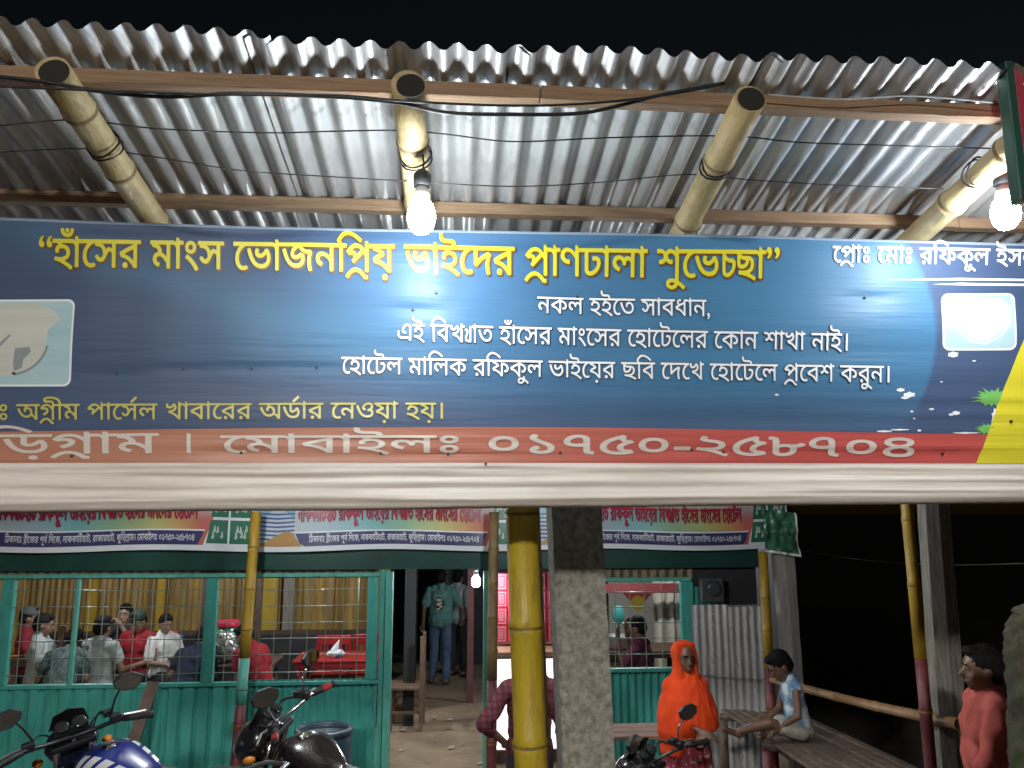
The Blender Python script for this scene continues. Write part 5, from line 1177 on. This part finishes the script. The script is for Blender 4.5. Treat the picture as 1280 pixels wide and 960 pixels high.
# --- boy sitting sideways on the bench
YB = 6.0; q = at(975,803,YB); sb = 0.74
M_boy = mat('cloth_boy',(0.09,0.20,0.34),0.85,c2=(0.50,0.56,0.60),scale=9,contrast=(0.45,0.6),spec=0.2)
xb = at(1000,905,YB).x
person('barefoot boy in a sleeveless blue and white top sitting bowed on the bench', (xb,YB,zp+0.015), R(86), sb*1.0, sit=0.0, lean=0.18, armL=((0.23,0.06,1.10),(0.16,0.30,0.98)), armR=((0.21,0.10,1.08),(0.08,0.30,1.02)), shirt=M_boy, sleeveless=True, skin=1, vox=0.010, hsc=1.22, shw=0.15, fat=0.95, head=(0.0,-0.45), hem=0.85, legs=None,
       legpose=[[(-0.16,0.36,0.20),(0.20,0.34,0.14)],[(-0.06,0.66,0.09),(0.0,0.40,0.06)],[(-0.08,0.80,0.12),(-0.12,0.46,0.05)]],
       extra=lambda t,T,Hd,s,Rh,Rt: (lambda me: (me.materials.append(cloth('pale_shorts',(0.42,0.40,0.36))), link('shorts',me,t)))(remesh(MB().ell((0,0.0,0.10*s),(0.15*s,0.13*s,0.11*s)).cap((-0.09*s,0.03*s,0.10*s),(-0.14*s,0.22*s,0.16*s),0.088*s,0.08*s).cap((0.09*s,0.03*s,0.10*s),(0.17*s,0.22*s,0.13*s),0.088*s,0.08*s),0.010,3,0.004,12.0)))
# --- man in coral red at the right
YK = 3.55; q = at(1232,806,YK); gk = gz(YK)
person('man in a coral red long shirt standing sideways by the mossy stump', (at(1236,900,YK).x,YK,gk), R(76), (q.z-gk)/1.655, armL=((0.30,0.14,1.10),(0.17,0.06,0.93)), armR='hip', shirt=C_coral, sleeve=1.8, legs=C_dark, kurta=True, skin=0, vox=0.010, head=(-0.15,-0.05), fat=1.15)
# ================================================================ MOTORCYCLES
def paint(n, c): return mat('bike_'+n, c, 0.22, 0.0, coat=0.8, c2=tuple(q*0.85 for q in c), scale=3)
M_dkm = mat('bike_dark_metal',(0.05,0.05,0.055),0.4,0.8); M_seat = mat('bike_seat',(0.014,0.014,0.015),0.5,bump=0.2,bscale=60); M_mirror = mat('mirror_glass',(0.85,0.85,0.85),0.03,1.0)
M_alu = mat('bike_alloy',(0.55,0.55,0.56),0.35,0.9); M_lens = mat('lens',(0.6,0.6,0.6),0.08,0.3,coat=1.0); M_amber = mat('amber_lens',(0.6,0.2,0.02),0.15,coat=0.6)
def motorcycle(label, loc, rz, lean, steer, c_tank, c_fair, stripe=None, shape_='long', red_grip=False, mirl=None):
    # local: +y forward, x to the rider's right, z up
    t = thing('motorcycle', label, 'motorcycle', loc); t.rotation_euler = (0, lean, rz)
    P1 = paint('%.2f_%.2f_%.2f'%c_tank, c_tank); P2 = paint('%.2f_%.2f_%.2f'%c_fair, c_fair)
    def wheel(parent, y, r):
        w_ = bpy.data.objects.new('wheel', None); col.objects.link(w_); w_.parent = parent; w_.location = (0,y,r); w_.empty_display_size = 0.1
        Mx = Matrix.Rotation(R(90),4,'Y')
        MB().lathe([(r-0.085,-0.03),(r-0.06,-0.045),(r-0.02,-0.043),(r-0.003,-0.022),(r,0),(r-0.003,0.022),(r-0.02,0.043),(r-0.06,0.045),(r-0.085,0.03)],36,Mx).build('tyre',M_black,w_,smooth=True)
        q = MB(); q.lathe([(r-0.084,-0.032),(r-0.11,-0.03),(r-0.11,0.03),(r-0.084,0.032)],32,Mx); q.lathe([(0.05,-0.05),(0.05,0.05)],16,Mx)
        for k in range(6): a_ = math.tau*k/6; q.beam((0,0.04*math.cos(a_),0.04*math.sin(a_)),(0,(r-0.10)*math.cos(a_),(r-0.10)*math.sin(a_)),0.035,0.02,up=(1,0,0))
        q.build('rim',M_dkm,w_)
        q = MB().lathe([(0.05,0.055),(0.12,0.056),(0.12,0.060),(0.05,0.061)],24,Mx); q.build('brake_disc',M_alu,w_,smooth=True)
        return w_
    rf = 0.30
    wheel(t, -0.62, 0.30)
    # frame, engine, exhaust
    q = MB(); q.tube([(0,0.36,0.86),(0,0.30,0.62),(0,0.16,0.34),(0,-0.12,0.30)],0.026,10); q.tube([(0,0.34,0.80),(0,-0.10,0.66),(0,-0.62,0.74)],0.024,10); q.tube([(0,-0.12,0.30),(0,-0.18,0.62)],0.022,10)
    q.build('frame',M_dkm,t,smooth=True)
    for sg in (-1,1): MB().beam((sg*0.085,-0.14,0.36),(sg*0.085,-0.64,0.30),0.03,0.05).build('swing_arm',M_dkm,t,bevel=0.006)
    q = MB(); q.box((-0.13,-0.16,0.27),(0.13,0.16,0.47)); q.build('engine_case',M_alu,t,bevel=0.03)
    q = MB()
    for k in range(6): q.box((-0.085,0.0+0.015*k,0.472+0.026*k),(0.085,0.16+0.015*k,0.488+0.026*k))
    q.box((-0.06,0.03,0.471),(0.06,0.17,0.62)); stuff(q.build('cylinder_fins',M_dkm,t))
    MB().tube([(0.07,0.2,0.50),(0.12,0.22,0.32),(0.14,0.0,0.24),(0.15,-0.35,0.26),(0.16,-0.78,0.40)],[0.02,0.02,0.022,0.04,0.046],12).build('exhaust',M_chrome,t,smooth=True)
    # tank
    prof = [(0.30,0.015,0.83,0.03),(0.27,0.10,0.83,0.085),(0.18,0.145,0.835,0.115),(0.06,0.150,0.83,0.12),(-0.06,0.125,0.80,0.105),(-0.16,0.085,0.775,0.08),(-0.20,0.03,0.765,0.03)]
    n = 28
    def cat(t_):
        i = min(int(t_), len(prof)-2); f_ = t_-i; P = [prof[max(0,min(len(prof)-1,i+d_))] for d_ in (-1,0,1,2)]
        return [0.5*((2*P[1][c])+(P[2][c]-P[0][c])*f_+(2*P[0][c]-5*P[1][c]+4*P[2][c]-P[3][c])*f_*f_+(3*P[1][c]-P[0][c]-3*P[2][c]+P[3][c])*f_**3) for c in range(4)]
    def tsurf(t_, a_, k_=1.0):
        y_, w_, z_, h_ = cat(t_); sq = lambda v: math.copysign(abs(v)**0.75, v); return Vector((w_*k_*sq(math.cos(a_)), y_, z_+h_*k_*sq(math.sin(a_))))
    q = MB(); NR = 30
    for i in range(NR+1):
        for k in range(n): q.v.append(tuple(tsurf(6.0*i/NR, math.tau*k/n)))
    for i in range(NR):
        for k in range(n): q.f.append((i*n+k, i*n+(k+1)%n, (i+1)*n+(k+1)%n, (i+1)*n+k)); q.m.append(0)
    q.f.append(tuple(range(n-1,-1,-1))); q.m.append(0); q.f.append(tuple(NR*n+k for k in range(n))); q.m.append(0)
    fixn(q.build('fuel_tank',P1,t,smooth=True))
    MB().lathe([(0.036,0.0),(0.034,0.012),(0.001,0.014)],18,Matrix.Translation((0,0.12,0.949))).build('filler_cap',M_chrome,t,smooth=True)
    if stripe:
        for sg in (-1,1):
            for k in range(5):
                q = MB(); S_ = 6; t0 = 1.3+0.62*k
                for j in range(S_+1):
                    f_ = j/S_; ang = R(5+58*f_) if sg > 0 else R(175-58*f_); 
                    for dt in (0.0,0.20,0.42): q.v.append(tuple(tsurf(t0+dt+0.55*f_, ang, 1.02)))
                for j in range(S_):
                    for c_ in range(2): q.f.append((j*3+c_, j*3+c_+1, (j+1)*3+c_+1, (j+1)*3+c_)); q.m.append(0)
                q.build('tank_decal',stripe,t,smooth=True)
    # tank shrouds / side panels
    for sg in (-1,1):
        q = MB(); q.prism([Vector((sg*0.15,0.34,0.80)),Vector((sg*0.15,0.10,0.78)),Vector((sg*0.13,0.02,0.62)),Vector((sg*0.15,0.16,0.52)),Vector((sg*0.17,0.34,0.62))],(sg*0.022,0,0)); q.build('shroud',P2,t,bevel=0.012)
        q = MB(); q.prism([Vector((sg*0.10,-0.10,0.72)),Vector((sg*0.10,-0.42,0.72)),Vector((sg*0.10,-0.50,0.66)),Vector((sg*0.12,-0.14,0.50))],(sg*0.025,0,0)); q.build('side_panel',P1,t,bevel=0.012)
        MB().tube([(sg*0.10,-0.08,0.34),(sg*0.22,-0.08,0.32)],0.014,8).build('foot_peg',M_black,t)
    # seat and tail
    n = 20; q = MB(); sp = [(-0.14,0.09,0.80,0.045),(-0.28,0.125,0.775,0.05),(-0.42,0.135,0.79,0.052),(-0.54,0.115,0.825,0.05),(-0.72,0.10,0.85,0.045),(-0.84,0.07,0.865,0.03)]
    for (y_,w_,z_,h_) in sp:
        for k in range(n):
            a_ = math.tau*k/n; ca_, sa_ = math.cos(a_), math.sin(a_); sq = lambda v: math.copysign(abs(v)**0.6, v); q.v.append((w_*sq(ca_), y_, z_+h_*sq(sa_)))
    for i in range(len(sp)-1):
        for k in range(n): q.f.append((i*n+k, i*n+(k+1)%n, (i+1)*n+(k+1)%n, (i+1)*n+k)); q.m.append(0)
    q.f.append(tuple(range(n-1,-1,-1))); q.m.append(0); q.f.append(tuple((len(sp)-1)*n+k for k in range(n))); q.m.append(0)
    q.build('seat',M_seat,t,smooth=True)
    q = MB(); q.prism([Vector((-0.09,-0.40,0.72)),Vector((-0.09,-0.90,0.80)),Vector((-0.09,-0.93,0.85)),Vector((-0.09,-0.70,0.80)),Vector((-0.09,-0.40,0.76))],(0.18,0,0)); q.build('tail_cowl',P1,t,bevel=0.02)
    MB().box((-0.05,-0.955,0.80),(0.05,-0.925,0.85)).build('tail_lamp',mat('tail_red',(0.45,0.01,0.01),0.15,coat=0.8),t,bevel=0.008)
    MB().tube([(-0.11,-0.62,0.83),(-0.13,-0.78,0.89),(-0.10,-0.93,0.915),(0.10,-0.93,0.915),(0.13,-0.78,0.89),(0.11,-0.62,0.83)],0.012,8).build('grab_rail',M_chrome if shape_ == 'long' else M_alu,t,smooth=True)
    q = MB(); q.tube([(0,-0.34,0.50),(0,-0.50,0.655),(0,-0.66,0.675),(0,-0.86,0.60),(0,-0.98,0.46)],0.07,10,squash=0.25); q.build('rear_fender',M_black,t,smooth=True)
    MB().tube([(-0.10,-0.08,0.30),(-0.24,-0.02,0.02)],0.012,8).build('side_stand',M_dkm,t)
    # steering assembly turned about the head
    fk = bpy.data.objects.new('front_fork', None); col.objects.link(fk); fk.parent = t; fk.location = (0,0.37,0.90); fk.rotation_euler = (0,0,steer); fk.empty_display_size = 0.1
    def L(p): return (p[0], p[1]-0.37, p[2]-0.90)
    def fb(mb_, name, m, **k): mb_.v = [L(p) for p in mb_.v]; return mb_.build(name, m, fk, **k)
    for sg in (-1,1):
        fb(MB().tube([(sg*0.085,0.36,0.95),(sg*0.085,0.55,0.52)],0.019,12),'fork_tube',M_chrome,smooth=True); fb(MB().tube([(sg*0.085,0.55,0.54),(sg*0.085,0.66,0.30)],0.027,12),'fork_leg',M_dkm,smooth=True)
    fb(MB().box((-0.11,0.33,0.93),(0.11,0.40,0.965)),'top_yoke',M_dkm,bevel=0.01)
    Mx = Matrix.Translation((0,0.66,0.30)) @ Matrix.Rotation(R(90),4,'Y'); r = 0.30
    fb(MB().lathe([(r-0.085,-0.03),(r-0.06,-0.04),(r-0.02,-0.038),(r,0),(r-0.02,0.038),(r-0.06,0.04),(r-0.085,0.03)],36,Mx),'front_tyre',M_black,smooth=True)
    q = MB().lathe([(r-0.084,-0.028),(r-0.11,-0.026),(r-0.11,0.026),(r-0.084,0.028)],32,Mx); q.lathe([(0.04,-0.06),(0.04,0.06)],14,Mx)
    for k in range(6): a_ = math.tau*k/6; q.beam((0,0.66+0.03*math.cos(a_),0.30+0.03*math.sin(a_)),(0,0.66+(r-0.10)*math.cos(a_),0.30+(r-0.10)*math.sin(a_)),0.03,0.018,up=(1,0,0))
    fb(q,'front_rim',M_dkm)
    q = MB(); ang = [R(20+140*k/12) for k in range(13)]; q.tube([(0,0.66+0.325*math.cos(a_),0.30+0.325*math.sin(a_)) for a_ in ang],0.062,10,squash=0.3); fb(q,'front_fender',P1,smooth=True)
    hb = [(-0.36,0.20,1.03),(-0.22,0.27,1.035),(-0.12,0.33,1.00),(0,0.36,0.985),(0.12,0.33,1.00),(0.22,0.27,1.035),(0.36,0.20,1.03)]
    fb(MB().tube(hb,0.012,10),'handlebar',M_chrome if shape_ == 'long' else M_dkm,smooth=True)
    for sg in (-1,1):
        a_, b_ = Vector((sg*0.235,0.263,1.034)), Vector((sg*0.375,0.192,1.03))
        g = MB().tube([a_,a_.lerp(b_,0.3),a_.lerp(b_,0.9),b_],[0.017,0.018,0.018,0.021],12); fb(g,'grip',M_black,smooth=True)
        if red_grip: fb(MB().tube([a_.lerp(b_,0.45),a_.lerp(b_,0.85)],0.0195,12),'grip_band',mat('grip_red',(0.4,0.03,0.03),0.5),smooth=True)
        fb(MB().tube([(sg*0.19,0.30,1.03),(sg*0.24,0.335,1.025),(sg*0.36,0.30,1.02)],[0.007,0.007,0.006],6),'lever',M_alu)
        fb(MB().box((sg*0.205-0.03,0.265,1.015),(sg*0.205+0.03,0.31,1.065)),'switch_gear',M_black,bevel=0.01)
        m0 = Vector((sg*0.18,0.285,1.06)); m1 = Vector((sg*0.215,0.30,1.14)); m2 = Vector((sg*0.255,0.27,1.215))
        st_ = fb(MB().tube([m0,m1,m2],0.006,8),'mirror_stem',M_chrome if shape_ == 'long' else M_black,smooth=True)
        c_ = Vector((sg*0.285,0.262,1.225)); ax = (Vector(mirl) if (mirl and sg < 0) else Vector((-sg*0.22,-0.97,-0.02))).normalized(); xx = ax.cross(Vector((0,0,1))).normalized(); zz = xx.cross(ax)
        def oval(rx,rz_,off_,n_=8): return [c_+ax*off_+xx*rx*math.cos(math.tau*(k+0.5)/n_)*(1.0+0.12*math.sin(math.tau*(k+0.5)/n_))+zz*rz_*math.sin(math.tau*(k+0.5)/n_) for k in range(n_)]
        hsg = MB(); r0_, r1_, r2_ = oval(0.055,0.034,-0.034), oval(0.080,0.052,-0.010), oval(0.078,0.050,0.006)
        hsg.v = [tuple(p) for p in r0_+r1_+r2_]; hsg.f = [(i*8+k,i*8+(k+1)%8,(i+1)*8+(k+1)%8,(i+1)*8+k) for i in range(2) for k in range(8)]+[tuple(range(7,-1,-1)),tuple(16+k for k in range(8))]; hsg.m=[0]*len(hsg.f)
        mo = fb(hsg,'mirror_housing',M_black,bevel=0.004); gl = MB(); gl.prism(oval(0.071,0.044,0.0065),ax*0.0016); fb(gl,'mirror_glass',M_mirror)
    # headlight fairing with windscreen and clocks
    fp = [(0.40,0.11,0.90,0.11),(0.47,0.135,0.90,0.125),(0.55,0.12,0.885,0.115),(0.60,0.09,0.87,0.085),(0.625,0.05,0.86,0.05)]
    q = MB()
    for (y_,w_,z_,h_) in fp:
        for k in range(n):
            a_ = math.tau*k/n; ca_, sa_ = math.cos(a_), math.sin(a_); q.v.append((w_*ca_*(1-0.25*max(0,-sa_)), y_, z_+h_*sa_))
    for i in range(len(fp)-1):
        for k in range(n): q.f.append((i*n+k, i*n+(k+1)%n, (i+1)*n+(k+1)%n, (i+1)*n+k)); q.m.append(0)
    q.f.append(tuple(range(n-1,-1,-1))); q.m.append(0); q.f.append(tuple((len(fp)-1)*n+k for k in range(n))); q.m.append(0)
    fb(q,'headlight_fairing',P2,smooth=True)
    fb(MB().ell((0,0.605,0.865),(0.075,0.035,0.055),n=18),'headlight',M_lens,smooth=True)
    q = MB(); q.prism([Vector((-0.10,0.50,1.00)),Vector((0.10,0.50,1.00)),Vector((0.075,0.43,1.10)),Vector((0.0,0.41,1.13)),Vector((-0.075,0.43,1.10))],(0,-0.006,-0.003)); fb(q,'windscreen',M_black,bevel=0.002)
    fb(MB().box((-0.085,0.385,0.985),(0.085,0.44,1.04)),'instrument_panel',M_black,bevel=0.012)
    for sg in (-1,1): fb(MB().ell((sg*0.17,0.47,0.86),(0.028,0.035,0.02),n=12),'indicator',M_amber,smooth=True)
    for k_,(sg,dx_) in enumerate(((-1,0.0),(1,0.0),(1,0.02))):
        kp = [Vector(v_) for v_ in ((sg*0.20,0.30,1.03),(sg*0.15,0.40,1.035+0.01*k_),(sg*(0.09+dx_),0.43,0.98),(sg*0.06,0.42,0.85),(sg*0.03,0.36,0.70))]; cp = []
        for i_ in range(4):
            p0,p1,p2,p3 = kp[max(0,i_-1)],kp[i_],kp[i_+1],kp[min(4,i_+2)]
            for j_ in range(5): f_ = j_/5; cp.append(0.5*((2*p1)+(p2-p0)*f_+(2*p0-5*p1+4*p2-p3)*f_*f_+(3*p1-p0-3*p2+p3)*f_**3))
        fb(MB().tube(cp+[kp[-1]],0.0045,6),'control_cable',M_cable,smooth=True)
    for sg in (-1,1): fb(MB().lathe([(0.036,0),(0.036,0.012),(0.031,0.014),(0.001,0.012)],18,Matrix.Translation((sg*0.042,0.395,1.040)) @ Matrix.Rotation(R(35),4,'X')),'dial',mat('dial_face',(0.02,0.022,0.025),0.1,coat=0.8),smooth=True)
    fb(MB().box((0.15,0.30,1.05),(0.20,0.34,1.085)),'brake_reservoir',M_black,bevel=0.006)
    fb(MB().lathe([(0.012,0),(0.012,0.01),(0.001,0.011)],12,Matrix.Translation((0,0.35,0.966))),'key_switch',M_chrome,smooth=True)
    MB().tube([(-0.06,-0.02,0.86),(-0.05,-0.10,0.835)],0.006,6).build('seat_strap',M_alu,t)
    return t
def place_bike(px, py, z, Y):   # ground point such that the local point (0, .37, 1.0) projects there
    return at(px, py, Y)
def bike_at(px, py, Y, rz, lean, steer, sc_, *args, **k):
    """bar centre (local 0, .36, 1.0) at that pixel, at distance Y"""
    p = at(px, py, Y); Mr = Matrix.Rotation(rz,3,'Z') @ Matrix.Rotation(lean,3,'Y'); o_ = Mr @ (Vector((0,0.36,1.0))*sc_)
    t = motorcycle(args[0], (p.x-o_.x, Y-o_.y, p.z-o_.z), rz, lean, steer, *args[1:], **k); t.scale = (sc_,)*3
    return t
bike_at(92,917,4.85,R(66),R(-15),R(-34),1.06,'blue motorcycle with a white slashed tank decal parked by the green wall',(0.02,0.035,0.22),(0.015,0.02,0.06),mat('decal_white',(0.7,0.7,0.72),0.3),'sport')
bike_at(348,899,4.95,R(42),R(-12),R(34),1.08,'black motorcycle with red grip bands parked beside the blue drum',(0.014,0.010,0.011),(0.016,0.016,0.018),None,'long',True,mirl=(-0.62,-0.78,0.05))
bike_at(815,950,4.5,R(62),R(-9),R(-22),0.9,'dark motorcycle with chrome handlebar parked before the plank bench',(0.02,0.02,0.03),(0.03,0.03,0.035),None,'long')
